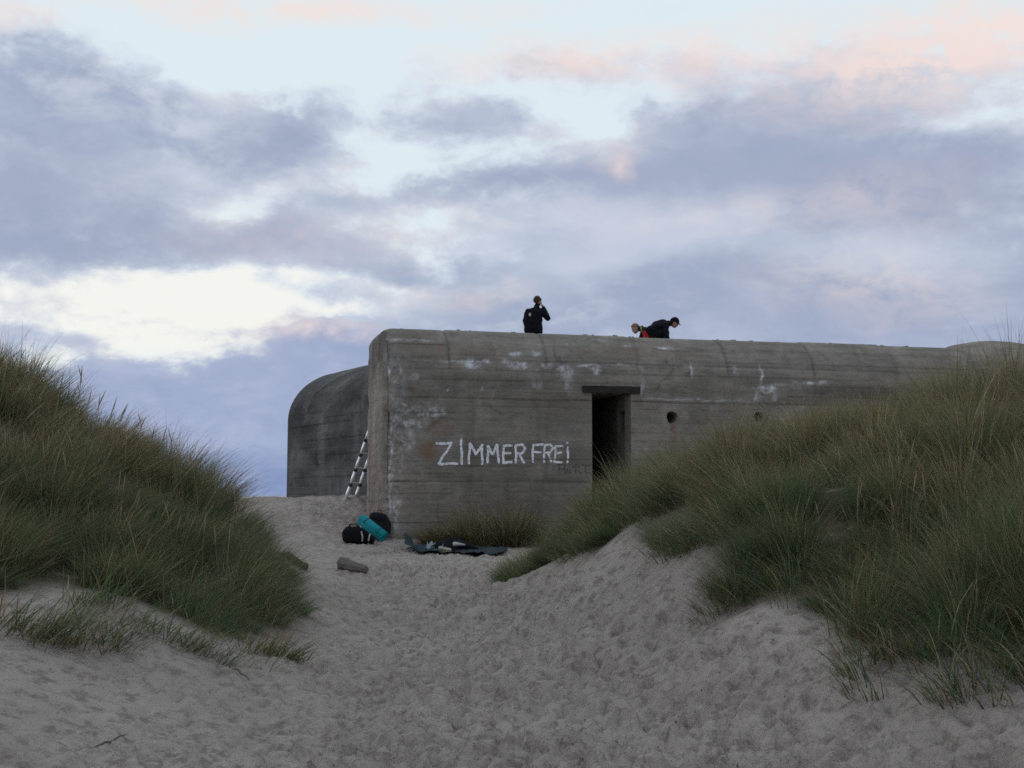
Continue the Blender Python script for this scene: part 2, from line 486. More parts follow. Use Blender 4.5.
def build_ground():
    xs = axis([(-2500, -500, 400), (-500, -120, 60), (-120, -40, 8), (-40, -14, 1.2), (-14, -5.2, 0.16), (-5.2, 4.6, 0.034), (4.6, 14, 0.16), (14, 40, 1.2), (40, 120, 8), (120, 500, 60), (500, 2500, 400)])
    ys = axis([(-2500, -500, 400), (-500, -80, 60), (-80, -10, 5), (-10, 3.5, 0.5), (3.5, 5.6, 0.1), (5.6, 12, 0.028), (12, 20, 0.05), (20, 36, 0.10), (36, 60, 0.8), (60, 130, 4), (130, 500, 60), (500, 4000, 500)])
    X, Y = np.meshgrid(xs, ys, indexing='ij')
    Z = H(X, Y)
    base = Z.copy()
    # how trodden the sand is: the path and the slopes beside it, not the blown sand under the grass
    dl = poly_dist(X, Y, LEFT_POLY); dr = poly_dist(X, Y, RIGHT_POLY)
    near = sstep(-np.maximum(dl, dr), -0.1, 0.6)
    cx = np.interp(Y, [4, 9, 12, 16, 20, 24, 30], [0.2, 0.2, -0.2, -0.9, -1.4, -1.9, -3.0])
    wd = np.interp(Y, [4, 9, 12, 16, 20, 24, 30], [3.0, 2.2, 2.0, 1.7, 1.9, 2.2, 2.6])
    trod = np.exp(-((X - cx) / wd) ** 4)
    act = near * (0.25 + 0.75 * trod)
    lump = fbm(X / 0.26, Y / 0.26, 4, 2, 0.6) * 0.022 + np.abs(vnoise(X / 0.2, Y / 0.2, 7)) * -0.014 + 0.026 * act * fbm(X / 0.12, Y / 0.12, 3, 61) + fbm(X / 1.3, Y / 1.3, 3, 12) * 0.05
    Z += lump * (0.25 + 0.75 * act) * sstep(40 - np.hypot(X, Y - 15), 0, 15)
    # wind ripples and little slides on the slopes
    Z += 0.012 * near * (1 - trod) * fbm(X / 0.5 + 0.4 * Y, Y / 0.12, 3, 31)
    # the bank below the rear block is furrowed by people climbing it
    bank = sstep(-X, 2.4, 3.4) * sstep(Y, 22, 25) * (1 - sstep(Y, 32, 36))
    Z += bank * (0.13 * fbm((X + 0.55 * Y) / 0.55, (Y - 0.4 * X) / 1.5, 3, 41) + 0.05 * fbm(X / 0.25, Y / 0.25, 3, 44))
    # footprints
    n = 0
    r2 = np.random.default_rng(5)
    while n < 11000:
        fy = 5.8 + (30 - 5.8) * r2.random() ** 1.7
        fx = np.interp(fy, [4, 9, 12, 16, 20, 24, 30], [0.2, 0.2, -0.2, -0.9, -1.4, -1.9, -3.0]) + r2.normal() * np.interp(fy, [4, 9, 12, 16, 20, 30], [2.0, 1.5, 1.3, 1.0, 1.2, 1.7])
        n += 1
        L = r2.uniform(0.06, 0.145); W = L * r2.uniform(0.42, 0.7)
        a = r2.normal() * 0.5 + (math.pi if r2.random() < 0.4 else 0)
        dep = r2.uniform(0.010, 0.034) * (0.6 if fy > 20 else 1.0)
        i0, i1 = np.searchsorted(xs, [fx - 0.34, fx + 0.34]); j0, j1 = np.searchsorted(ys, [fy - 0.34, fy + 0.34])
        if i1 - i0 < 3 or j1 - j0 < 3:
            continue
        dx = X[i0:i1, j0:j1] - fx; dy = Y[i0:i1, j0:j1] - fy
        ca, sa = math.cos(a), math.sin(a)
        q = np.hypot((dx * ca + dy * sa) / W, (-dx * sa + dy * ca) / L)
        q = q * (1 + 0.5 * vnoise(X[i0:i1, j0:j1] / 0.09, Y[i0:i1, j0:j1] / 0.09, n % 50))
        side = (-dx * sa + dy * ca) / L
        prof = -dep * np.exp(-(q / 0.85) ** 6) + dep * 0.5 * np.exp(-((q - 1.25) / 0.32) ** 2) * (0.7 + 0.5 * np.clip(side, -1, 1))
        Z[i0:i1, j0:j1] += prof * act[i0:i1, j0:j1]
    nx, ny = X.shape
    idx = np.arange(nx * ny).reshape(nx, ny)
    F = np.stack([idx[:-1, :-1], idx[1:, :-1], idx[1:, 1:], idx[:-1, 1:]], -1).reshape(-1, 4)
    V = np.stack([X, Y, Z], -1).reshape(-1, 3)
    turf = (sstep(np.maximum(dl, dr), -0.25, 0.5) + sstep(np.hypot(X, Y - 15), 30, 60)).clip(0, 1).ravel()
    o = mesh_np('sand_ground', V, F, M_SAND, attrs={'turf': turf, 'trod': act.ravel()})
    tag(o, kind='structure')
    return xs, ys, Z


def Z_at(x, y):
    """height of the finished sand, footprints included"""
    i = int(np.clip(np.searchsorted(GX, x) - 1, 0, len(GX) - 2)); j = int(np.clip(np.searchsorted(GY, y) - 1, 0, len(GY) - 2))
    fx = (x - GX[i]) / (GX[i + 1] - GX[i]); fy = (y - GY[j]) / (GY[j + 1] - GY[j])
    return float((GZ[i, j] * (1 - fx) + GZ[i + 1, j] * fx) * (1 - fy) + (GZ[i, j + 1] * (1 - fx) + GZ[i + 1, j + 1] * fx) * fy)


def hit(px, py, y0=4.5, y1=45.0):
    """where the line of sight through a pixel meets the smooth sand"""
    Ys = np.linspace(y0, y1, 3000)
    d = ray(px, py)
    k = Ys / d[1]
    g = CAM_H + d[2] * k - H(d[0] * k, Ys)
    w = np.where(g < 0)[0]
    Y = Ys[w[0]] if len(w) else y1
    return float(d[0] * Y / d[1]), float(Y)


def sand_material():
    m = bpy.data.materials.new('sand'); m.use_nodes = True
    nt = m.node_tree; N, L = nt.nodes, nt.links
    b = N['Principled BSDF']; b.inputs['Roughness'].default_value = 0.95
    b.inputs['Specular IOR Level'].default_value = 0.15
    tcn = N.new('ShaderNodeTexCoord')
    def nz(scale, det, rough=0.6):
        n = N.new('ShaderNodeTexNoise'); n.inputs['Scale'].default_value = scale; n.inputs['Detail'].default_value = det; n.inputs['Roughness'].default_value = rough
        L.new(tcn.outputs['Object'], n.inputs['Vector']); return n.outputs['Fac']
    def ramp(f, a, b_):
        r = N.new('ShaderNodeMapRange'); r.interpolation_type = 'SMOOTHSTEP'
        L.new(f, r.inputs[0]); r.inputs[1].default_value = a; r.inputs[2].default_value = b_; return r.outputs[0]
    def mix(f, a, b_):
        x = N.new('ShaderNodeMix'); x.data_type = 'RGBA'
        L.new(f, x.inputs[0])
        for s, v in ((x.inputs[6], a), (x.inputs[7], b_)):
            if isinstance(v, tuple): s.default_value = (*v, 1)
            else: L.new(v, s)
        return x.outputs[2]
    c = mix(ramp(nz(0.7, 4), 0.35, 0.65), SAND_A, SAND_B)
    c = mix(ramp(nz(9.0, 9, 0.74), 0.46, 0.64), c, SAND_C)
    c = mix(ramp(nz(55.0, 3), 0.60, 0.72), c, (0.19, 0.16, 0.135))      # specks of shell and weed
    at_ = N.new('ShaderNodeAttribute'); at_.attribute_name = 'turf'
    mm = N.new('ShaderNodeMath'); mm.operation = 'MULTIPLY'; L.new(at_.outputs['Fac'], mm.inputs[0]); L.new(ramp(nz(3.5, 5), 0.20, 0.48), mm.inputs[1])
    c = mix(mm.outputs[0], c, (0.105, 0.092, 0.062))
    L.new(c, b.inputs['Base Color'])
    bp = N.new('ShaderNodeBump'); bp.inputs['Strength'].default_value = 1.0; bp.inputs['Distance'].default_value = 0.045
    L.new(nz(16.0, 7, 0.65), bp.inputs['Height'])
    bp2 = N.new('ShaderNodeBump'); bp2.inputs['Strength'].default_value = 0.6; bp2.inputs['Distance'].default_value = 0.004
    L.new(nz(150.0, 3, 0.6), bp2.inputs['Height']); L.new(bp.outputs[0], bp2.inputs['Normal'])
    L.new(bp2.outputs[0], b.inputs['Normal'])
    return m


SAND_A, SAND_B, SAND_C = (0.400, 0.352, 0.316), (0.345, 0.302, 0.270), (0.220, 0.188, 0.168)
M_SAND = sand_material()
GX, GY, GZ = build_ground()

m_sea = mat_simple('sea_water', (0.03, 0.05, 0.07), rough=0.25, var=0.2, scale=0.02, bump=0.5, bscale=0.4)
sea = mesh_np('sea', [(-6000, 70, -3.2), (6000, 70, -3.2), (6000, 12000, -3.2), (-6000, 12000, -3.2)], [(0, 1, 2, 3)], m_sea, smooth=False)
tag(sea, kind='structure')

# ------------------------------------------------------------------ the bunker
WANG = math.radians(75.5)
WU = np.array([math.sin(WANG), math.cos(WANG), 0.0])      # along the front wall, to the right
WN = np.array([-math.cos(WANG), math.sin(WANG), 0.0])     # into the wall
WA = at(383, 440, 24.0); WA = np.array([WA[0], WA[1], 0.0])


def wall(px, py, t=0.0):
    """pixel -> (u along the wall, height) on the vertical plane t behind the front"""
    d = ray(px, py)
    o = WA + WN * t
    # camera + k d = o + u WU  (in plan)
    A = np.array([[d[0], -WU[0]], [d[1], -WU[1]]])
    k, u = np.linalg.solve(A, np.array([o[0], o[1]]))
    return u, CAM_H + k * d[2]


def wpos(u, t, z):
    return WA + WU * u + WN * t + np.array([0, 0, 1.0]) * z


INSET = 0.95
Z_TOP = wall(420, 330, INSET)[1]
Z_SPR = Z_TOP - 1.12                # where the wall starts to curve into the roof
D_L = wall(592, 430)[0]; D_R = wall(631, 430)[0]
Z_LINT = wall(600, 393)[1]
W_LEN = 24.0
R_ROWS = np.random.default_rng(21)
BOARD_Z = [-1.0]
while BOARD_Z[-1] < 6.5:
    BOARD_Z.append(BOARD_Z[-1] + R_ROWS.uniform(0.13, 0.23))
BOARD_Z = np.array(BOARD_Z)
BOARD_D = R_ROWS.normal(0, 0.006, (len(BOARD_Z), 64))
BOARD_T = R_ROWS.normal(0, 1.0, (len(BOARD_Z), 64))
BOARD_S = R_ROWS.uniform(0, 4, len(BOARD_Z))
BOARD_G = R_ROWS.random(len(BOARD_Z)) ** 2
POUR = [wall(480, 361)[1], wall(480, 399)[1], wall(500, 482)[1]]
RIB = 2.06
RIB0 = wall(640, 375)[0] % RIB


def boards(u, s):
    """relief (outwards, metres) and tone of the shuttering boards; s = height along the surface"""
    k = np.clip(np.searchsorted(BOARD_Z, s) - 1, 0, len(BOARD_Z) - 2)
    col = np.floor((u + BOARD_S[k]) / 4.1).astype(int) & 63
    d = BOARD_D[k, col]
    tone = BOARD_T[k, col]
    wav = 0.012 * vnoise(u / 0.9, s / 0.4, 3)
    e = np.minimum(s - BOARD_Z[k], BOARD_Z[k + 1] - s) + wav
    groove = np.exp(-(e / 0.013) ** 2) * (0.12 + 0.9 * BOARD_G[k]) * (0.55 + vnoise(u / 0.8, k * 3.7, 8))
    groove = np.clip(groove, 0, 1)
    r = d - 0.008 * groove + 0.006 * fbm(u / 0.35, s / 0.16, 4, 15)
    return r, tone, groove


def relief(u, s, arc):
    r, tone, g = boards(u, s)
    for p in POUR:
        e = s - p - 0.03 * vnoise(u / 1.7, 0.3 + p, 4)
        brk = 0.55 + 0.9 * vnoise(u / 1.1, p * 3, 6)
        gg = np.exp(-(e / 0.02) ** 2) * np.clip(brk, 0, 1)
        r = r - 0.028 * gg * (1 - arc); g = np.maximum(g, gg * (1 - arc))
        # a slight step where one pour met the next
        r = r + 0.010 * sstep(e, -0.01, 0.01) * np.clip(vnoise(u / 3.0, p, 9) + 0.2, -0.4, 0.6)
    pan = np.floor((u - RIB0) / RIB)
    du = (u - RIB0) - pan * RIB
    du = np.minimum(du, RIB - du)
    rg = np.exp(-(du / 0.03) ** 2) * sstep(arc, 0.02, 0.2)
    pd = vnoise(pan * 5.3, 0.0 * u, 2) * 0.05
    r = r * (1 - 0.4 * arc) + arc * pd - 0.035 * rg
    return r, tone, np.clip(g + 1.0 * rg, 0, 1)


# marks on the wall: pixel rectangles (centre x, y, half width, half height, strength)
LIME_HIGHLIGHT = [(394, 450, 13, 95, .22), (386, 374, 2.5, 7, .8), (397, 372, 5, 4, .6), (405, 341, 24, 1.0, .45), (425, 341, 6, 1.2, .5), (472, 363, 9, 4, 1.0), (486, 362, 6, 2, .7), (455, 362, 12, 1.5, .5),  # lime deposits, plus the roof edge's highlight line painted pale
        (515, 355, 7, 2.0, .9), (535, 355, 4, 2.6, .9), (520, 366, 10, 3, .8), (546, 365, 6, 3, .5), (565, 372, 8, 6, .7), (570, 384, 4, 9, .5), (588, 366, 12, 1.2, .8),
        (598, 371, 5, 3, .9), (537, 378, 3, 10, .35), (505, 363, 6, 4, .5), (628, 345, 6, 1.0, .5), (668, 348, 12, 1.6, .8), (692, 370, 1.6, 6, .8), (700, 400, 60, 0.9, .5), (641, 380, 2, 14, .4),
        (762, 374, 1.8, 8, .95), (766, 388, 14, 4, .9), (758, 396, 3, 5, .8), (776, 396, 5, 6, .5), (812, 382, 20, 1.2, .8), (780, 384, 12, 1, .4),
        (405, 424, 18, 5, .55), (430, 414, 12, 2.2, .75), (398, 410, 10, 8, .45), (388, 470, 2.5, 55, .75), (395, 510, 4, 22, .7), (404, 440, 9, 16, .35), (420, 410, 20, 3, .4),
        (416, 376, 6, 3, .35), (447, 390, 1.3, 2, .6), (480, 388, 1.3, 2.5, .8), (430, 411, 1.3, 3, .6), (436, 409, 1.3, 3, .6), (421, 412, 1.3, 3, .6), (443, 413, 1.5, 3, .6), (620, 365, 10, .8, .4), (590, 340, 30, 1, .25), (735, 372, 4, 5, .4), (560, 345, 40, .8, .2)]
DARK = [(480, 385, 60, 14, .45), (540, 395, 40, 14, .35), (430, 388, 30, 8, .4), (860, 392, 70, 7, .8), (890, 397, 12, 8, .9), (760, 378, 60, 5, .4), (500, 500, 90, 25, .35), (383, 352, 6, 14, .6),  # at right, shade under the ledge and a dark opening painted as marks
        (690, 392, 50, 5, .35), (560, 430, 25, 12, .25), (640, 395, 6, 12, .5), (820, 402, 60, 4, .5)]
WARM = [(428, 450, 10, 9, .9), (440, 428, 12, 8, .5), (673, 433, 4.0, 12, 1.0), (634, 432, 2, 6, .8), (372, 420, 10, 60, .45), (400, 470, 14, 40, .25), (560, 400, 30, 10, .2), (760, 430, 3, 8, .6), (612, 396, 28, 3, .35), (450, 350, 60, 6, .2), (640, 352, 70, 6, .2)]


def marks(lst, u, z, seed, rough=1.0):
    out = np.zeros_like(u)
    for n, (px, py, rx, ry, s) in enumerate(lst):
        t = 0.0
        cu, cz = wall(px, py, t)
        if cz > Z_SPR:                       # on the curved part: find the point on the arc
            for _ in range(12):
                th = math.asin(min(1, max(0, (cz - Z_SPR) / (Z_TOP - Z_SPR))))
                cu, cz = wall(px, py, INSET * (1 - math.cos(th)))
            cz = min(cz, Z_TOP)
        k = 25.5 / F_PX
        kz = k * (1.0 if cz < Z_SPR else 1.15)
        wu = (u - cu) + 0.10 * fbm(u / 0.22, z / 0.22, 3, seed + n)
        wz = (z - cz) + 0.06 * fbm(u / 0.2, z / 0.2, 3, seed + n + 50)
        q = np.sqrt((wu / (rx * k)) ** 2 + (wz / (ry * kz)) ** 2)
        out = np.maximum(out, s * (1 - sstep(q, 0.65, 1.35)))
    if rough > 0:
        out = out * np.clip(0.75 + 1.1 * fbm(u / 0.07, z / 0.10, 4, seed + 7) * rough, 0, 1.2)
    return np.clip(out, 0, 1)


def concrete_material(name, base, base2, lime_c, streak):
    m = bpy.data.materials.new(name); m.use_nodes = True
    nt = m.node_tree; N, L = nt.nodes, nt.links
    b = N['Principled BSDF']; b.inputs['Roughness'].default_value = 0.92
    b.inputs['Specular IOR Level'].default_value = 0.2
    tcn = N.new('ShaderNodeTexCoord')
    def mapped(sc):
        mp = N.new('ShaderNodeMapping'); mp.inputs['Scale'].default_value = sc; L.new(tcn.outputs['Object'], mp.inputs[0]); return mp.outputs[0]
    def nz(vec, scale, det, rough=0.6):
        n = N.new('ShaderNodeTexNoise'); n.inputs['Scale'].default_value = scale; n.inputs['Detail'].default_value = det; n.inputs['Roughness'].default_value = rough
        L.new(vec, n.inputs['Vector']); return n.outputs['Fac']
    def ramp(f, a, b_, lo=0.0, hi=1.0):
        r = N.new('ShaderNodeMapRange'); r.interpolation_type = 'SMOOTHSTEP'
        L.new(f, r.inputs[0]); r.inputs[1].default_value = a; r.inputs[2].default_value = b_; r.inputs[3].default_value = lo; r.inputs[4].default_value = hi; return r.outputs[0]
    def mix(f, a, b_):
        x = N.new('ShaderNodeMix'); x.data_type = 'RGBA'
        if isinstance(f, float): x.inputs[0].default_value = f
        else: L.new(f, x.inputs[0])
        for s, v in ((x.inputs[6], a), (x.inputs[7], b_)):
            if isinstance(v, tuple): s.default_value = (*v, 1)
            else: L.new(v, s)
        return x.outputs[2]
    def mul(a, b_):
        x = N.new('ShaderNodeMath'); x.operation = 'MULTIPLY'; x.use_clamp = True
        for s, v in ((x.inputs[0], a), (x.inputs[1], b_)):
            if isinstance(v, float): s.default_value = v
            else: L.new(v, s)
        return x.outputs[0]
    def attr(n):
        a = N.new('ShaderNodeAttribute'); a.attribute_name = n; return a.outputs['Fac']
    iso = mapped((1, 1, 1)); lay = mapped((0.5, 0.5, 3.2)); ver = mapped((3.2, 3.2, 0.28))
    c = mix(ramp(nz(iso, 0.8, 5), 0.3, 0.7), base, base2)
    dk = tuple(v * 0.62 for v in base); lt = tuple(min(1, v * 1.28) for v in base2)
    c = mix(mul(ramp(nz(lay, 2.2, 6, 0.65), 0.45, 0.72), 0.5), c, dk)
    c = mix(mul(ramp(nz(lay, 3.1, 5, 0.6), 0.52, 0.75), 0.6), c, lt)
    c = mix(mul(ramp(nz(ver, 1.0, 6, 0.6), 0.50, 0.78), streak), c, tuple(v * 0.55 for v in base))
    c = mix(ramp(attr('tone'), -2.2, 2.2, 0.0, 0.30), c, lt)
    c = mix(mul(ramp(nz(iso, 13.0, 9, 0.75), 0.50, 0.66), 0.42), c, dk)
    c = mix(mul(ramp(nz(lay, 9.0, 9, 0.75), 0.54, 0.70), 0.40), c, lt)
    c = mix(mul(attr('groove'), 0.34), c, tuple(v * 0.38 for v in base))
    gr = mapped((0.7, 0.7, 11.0))
    c = mix(mul(ramp(nz(gr, 1.6, 6, 0.7), 0.5, 0.74), 0.55), c, dk)
    c = mix(mul(ramp(nz(gr, 2.3, 6, 0.7), 0.56, 0.78), 0.45), c, lt)
    c = mix(mul(ramp(nz(iso, 1.7, 8, 0.7), 0.50, 0.68), 0.6), c, lt)
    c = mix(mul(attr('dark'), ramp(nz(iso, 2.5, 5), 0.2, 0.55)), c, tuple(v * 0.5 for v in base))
    c = mix(mul(attr('warm'), ramp(nz(iso, 4.0, 5), 0.25, 0.6)), c, (0.19, 0.105, 0.06))
    c = mix(mul(attr('lime'), ramp(nz(iso, 8.0, 7, 0.75), 0.38, 0.58, 0.06, 1.0)), c, lime_c)
    c = mix(mul(ramp(nz(iso, 38.0, 3), 0.62, 0.7), 0.5), c, dk)
    vo = N.new('ShaderNodeTexVoronoi'); vo.feature = 'DISTANCE_TO_EDGE'; vo.inputs['Scale'].default_value = 0.55
    wv_ = N.new('ShaderNodeTexNoise'); wv_.inputs['Scale'].default_value = 2.2; wv_.inputs['Detail'].default_value = 6; L.new(iso, wv_.inputs['Vector'])
    ad = N.new('ShaderNodeVectorMath'); ad.operation = 'MULTIPLY_ADD'; L.new(wv_.outputs['Color'], ad.inputs[0]); ad.inputs[1].default_value = (0.5, 0.5, 0.5); L.new(iso, ad.inputs[2])
    L.new(ad.outputs[0], vo.inputs['Vector'])
    c = mix(mul(mul(ramp(vo.outputs['Distance'], 0.0, 0.016, 1.0, 0.0), ramp(nz(iso, 0.9, 4), 0.50, 0.62)), 0.42), c, tuple(v * 0.4 for v in base))
    L.new(c, b.inputs['Base Color'])
    bp = N.new('ShaderNodeBump'); bp.inputs['Strength'].default_value = 0.9; bp.inputs['Distance'].default_value = 0.02
    L.new(nz(iso, 22.0, 6, 0.7), bp.inputs['Height'])
    L.new(bp.outputs[0], b.inputs['Normal'])
    return m


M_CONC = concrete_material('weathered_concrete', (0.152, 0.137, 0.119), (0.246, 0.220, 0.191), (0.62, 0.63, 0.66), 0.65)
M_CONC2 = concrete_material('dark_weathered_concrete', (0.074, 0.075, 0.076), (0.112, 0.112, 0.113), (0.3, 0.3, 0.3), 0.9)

bunker = empty('bunker', tuple(WA + WU * 6 + WN * 4 + np.array([0, 0, 0.6])))
tag(bunker, 'long grey concrete bunker with white painted letters and a dark doorway', 'bunker')
BOFF = np.array(bunker.location)


def hole_uv(px, py):
    return wall(px, py)


HOLES = [(*wall(672, 417), 0.115), (*wall(758.5, 416.5), 0.095)]


def build_shell():
    us = list(axis([(0, 0.5, 0.025), (0.5, 10.0, 0.045), (10.0, 16, 0.08), (16, W_LEN, 0.4)]))
    us = np.array(us)
    for q in (D_L, D_R):
        us[np.argmin(abs(us - q))] = q
    zs = axis([(-0.4, Z_SPR, 0.024)])
    zs[np.argmin(abs(zs - Z_LINT))] = Z_LINT
    nz_w = len(zs)
    th = np.linspace(0, math.pi / 2, 58)[1:]
    rows_z = np.r_[zs, Z_SPR + (Z_TOP - Z_SPR) * np.sin(th)]
    rows_t = np.r_[np.zeros(nz_w), INSET * (1 - np.cos(th))]
    rows_a = np.r_[np.zeros(nz_w), th / (math.pi / 2)]
    rows_s = np.r_[zs, Z_SPR + 1.62 * th / (math.pi / 2)]
    nzt, ntt = np.r_[np.zeros(nz_w), np.sin(th)], np.r_[np.ones(nz_w), np.cos(th)]
    U, Sg = np.meshgrid(us, rows_s, indexing='ij')
    A = np.broadcast_to(rows_a, U.shape); Zr = np.broadcast_to(rows_z, U.shape); Tr = np.broadcast_to(rows_t, U.shape)
    r, tone, groove = relief(U, Sg, A)
    # spalled concrete in the flaky area near the corner
    sp = marks([(408, 415, 34, 20, 1), (395, 450, 14, 50, .8), (386, 405, 8, 60, .7)], U, Zr, 61, 0)
    r = r - 0.045 * sp * np.clip(0.5 + 1.6 * fbm(U / 0.3, Zr / 0.25, 4, 71), 0, 1)
    door = ((U > D_L - 0.03) & (U < D_R + 0.03) & (Zr < Z_LINT + 0.03))
    r = np.where(door, 0, r)
    fade_top = 1 - sstep(A, 0.9, 1.0) * 0.5
    r = r * fade_top
    P = (WA[None, None] + WU * U[..., None] + WN * (Tr - r * np.broadcast_to(ntt, U.shape))[..., None]
         + np.array([0, 0, 1.0]) * (Zr + r * np.broadcast_to(nzt, U.shape))[..., None])
    # rounded, chipped front corner
    RC = 0.34
    tr_z = lambda z: np.where(z > Z_SPR, INSET * (1 - np.sqrt(np.clip(1 - ((z - Z_SPR) / (Z_TOP - Z_SPR)) ** 2, 0, 1))), 0.0)
    thc = (1 - np.clip(U / RC, 0, 1)) * math.pi / 4
    on = (U < RC)
    P = P + WU * np.where(on, RC - RC * np.sin(thc) - U, 0)[..., None] + WN * np.where(on, RC - RC * np.cos(thc), 0)[..., None]
    ch = (0.0 + 0.07 * np.clip(fbm(rows_s / 0.22, rows_s * 0 + 3, 4, 5), 0, 1) + 0.05 * np.clip(vnoise(rows_s / 0.7, rows_s * 0, 6), 0, 1))
    cf = np.clip(1 - U / RC, 0, 1) ** 1.5 * ch[None, :] * 0.7
    P = P + (WN + WU)[None, None] * cf[..., None]
    nu, nr = U.shape
    idx = np.arange(nu * nr).reshape(nu, nr)
    keep = np.ones((nu - 1, nr - 1), bool)
    uc = 0.5 * (us[1:] + us[:-1]); zc = 0.5 * (rows_z[1:] + rows_z[:-1])
    keep[np.ix_((uc > D_L) & (uc < D_R), zc < Z_LINT)] = False
    V = [P.reshape(-1, 3)]; nv = nu * nr
    Fx = []
    att = {'tone': [tone.ravel()], 'groove': [groove.ravel()],
           'lime': [marks(LIME_HIGHLIGHT, U, Zr, 100).ravel()], 'dark': [marks(DARK, U, Zr, 200, 0.3).ravel()], 'warm': [marks(WARM, U, Zr, 300, 0.4).ravel()]}

    def more(pts, faces, lime=0, dark=0, warm=0):
        nonlocal nv
        pts = np.asarray(pts)
        V.append(pts)
        for k in att:
            att[k].append(np.full(len(pts), {'lime': lime, 'dark': dark, 'warm': warm}.get(k, 0.0)))
        for f in faces:
            Fx.append([nv + q for q in f])
        nv += len(pts)

    for (hu, hz, hr) in HOLES:
        i0, i1 = np.searchsorted(us, [hu - hr * 1.45, hu + hr * 1.45]); j0, j1 = np.searchsorted(zs, [hz - hr * 1.45, hz + hr * 1.45])
        keep[i0:i1, j0:j1] = False
        loop = [(i, j0) for i in range(i0, i1)] + [(i1, j) for j in range(j0, j1)] + [(i, j1) for i in range(i1, i0, -1)] + [(i0, j) for j in range(j1, j0, -1)]
        n = len(loop)
        ang = [math.atan2(zs[j] - hz, us[i] - hu) for i, j in loop]
        pts = []
        for t, k in ((0.0, 1.06), (0.02, 1.0), (0.30, 0.96), (0.60, 0.94)):
            for a in ang:
                q = hr * k * (1 + 0.05 * math.sin(3 * a + 1))
                pts.append(wpos(hu + q * math.cos(a), t, hz + q * (1.15 if math.sin(a) < 0 else 1.0) * math.sin(a)))
        n0 = nv
        fs = []
        for ringi in range(3):
            for q in range(n):
                fs.append((ringi * n + q, ringi * n + (q + 1) % n, (ringi + 1) * n + (q + 1) % n, (ringi + 1) * n + q))
        fs.append(tuple(range(3 * n, 4 * n)))
        more(pts, fs, dark=0.4)
        for q in range(n):
            i, j = loop[q]; i2, j2 = loop[(q + 1) % n]
            Fx.append([idx[i, j], idx[i2, j2], n0 + (q + 1) % n, n0 + q])
    F = np.stack([idx[:-1, :-1], idx[1:, :-1], idx[1:, 1:], idx[:-1, 1:]], -1)[keep].reshape(-1, 4)

    # end wall on the left: a grid from the front corner back to t = 2.3, its top following the curve
    T_END = 2.35
    ts = np.r_[INSET * (1 - np.cos(np.linspace(0, math.pi / 2, 26))), np.linspace(INSET, T_END, 26)[1:]]
    htop = np.where(ts < INSET, Z_SPR + (Z_TOP - Z_SPR) * np.sqrt(np.clip(1 - (1 - ts / INSET) ** 2, 0, 1)), Z_TOP)
    vv = np.linspace(0, 1, 170)
    TT, VV = np.meshgrid(ts, vv, indexing='ij')
    ZZ = -0.4 + VV * (htop[:, None] + 0.4)
    er, etone, egr = boards(TT + 50, ZZ)
    er = er * 0.8 - 0.05 * np.clip(fbm(TT / 0.4, ZZ / 0.3, 4, 81), 0, 1)
    er = er * sstep(TT - tr_z(ZZ), 0.0, 0.12)
    chz = np.interp(ZZ, rows_z, ch)
    tq_ = np.clip(TT - tr_z(ZZ), 0, None)
    cf2 = np.clip(1 - tq_ / RC, 0, 1) ** 1.5 * chz * 0.7
    the = (1 - np.clip(tq_ / RC, 0, 1)) * math.pi / 4
    one = tq_ < RC
    du_e = np.where(one, RC - RC * np.cos(the), 0) + cf2
    dt_e = np.where(one, RC - RC * np.sin(the) - tq_, 0) + cf2
    EP = WA + WU * (du_e - er)[..., None] + WN * (TT + dt_e)[..., None] + np.array([0, 0, 1.0]) * ZZ[..., None]
    EP = EP + WN * 0
    e0 = nv
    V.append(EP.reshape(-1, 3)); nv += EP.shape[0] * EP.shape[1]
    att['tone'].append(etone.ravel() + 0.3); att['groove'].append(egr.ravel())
    att['lime'].append((0.35 * np.clip(fbm(TT / 0.5, ZZ / 1.2, 3, 91) + 0.15, 0, 1)).ravel())
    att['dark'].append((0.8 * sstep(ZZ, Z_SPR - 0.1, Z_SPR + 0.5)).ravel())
    att['warm'].append(np.clip(0.12 + fbm(TT / 0.6, ZZ / 0.8, 3, 95), 0, 0.8).ravel() * (1 - sstep(ZZ, 2.6, 3.4)).ravel())
    ei = e0 + np.arange(EP.shape[0] * EP.shape[1]).reshape(EP.shape[:2])
    F2 = np.stack([ei[:-1, :-1], ei[:-1, 1:], ei[1:, 1:], ei[1:, :-1]], -1).reshape(-1, 4)
    F = np.concatenate([F, F2])

    # back of the stub wall, side wall set back, roof, rear and right end
    def quad(a, b, c, d, **kw):
        more([a, b, c, d], [(0, 1, 2, 3)], **kw)
    zb = -0.4
    RE = 0.27
    S2, TB, S3 = 0.95, 10.0, 2.1
    quad(wpos(0, T_END, zb), wpos(0, T_END, Z_TOP), wpos(S2, T_END, Z_TOP), wpos(S2, T_END, zb))
    quad(wpos(S2, T_END, zb), wpos(S2, T_END, Z_TOP), wpos(S3, TB, Z_TOP), wpos(S3, TB, zb), dark=0.3)
    quad(wpos(S3, TB, zb), wpos(S3, TB, Z_TOP), wpos(W_LEN, TB, Z_TOP), wpos(W_LEN, TB, zb))
    quad(wpos(W_LEN, 0, zb), wpos(W_LEN, 0, Z_SPR), wpos(W_LEN, TB, Z_SPR), wpos(W_LEN, TB, zb))
    quad(wpos(W_LEN, INSET, Z_SPR), wpos(W_LEN, INSET, Z_TOP), wpos(W_LEN, TB, Z_TOP), wpos(W_LEN, TB, Z_SPR))
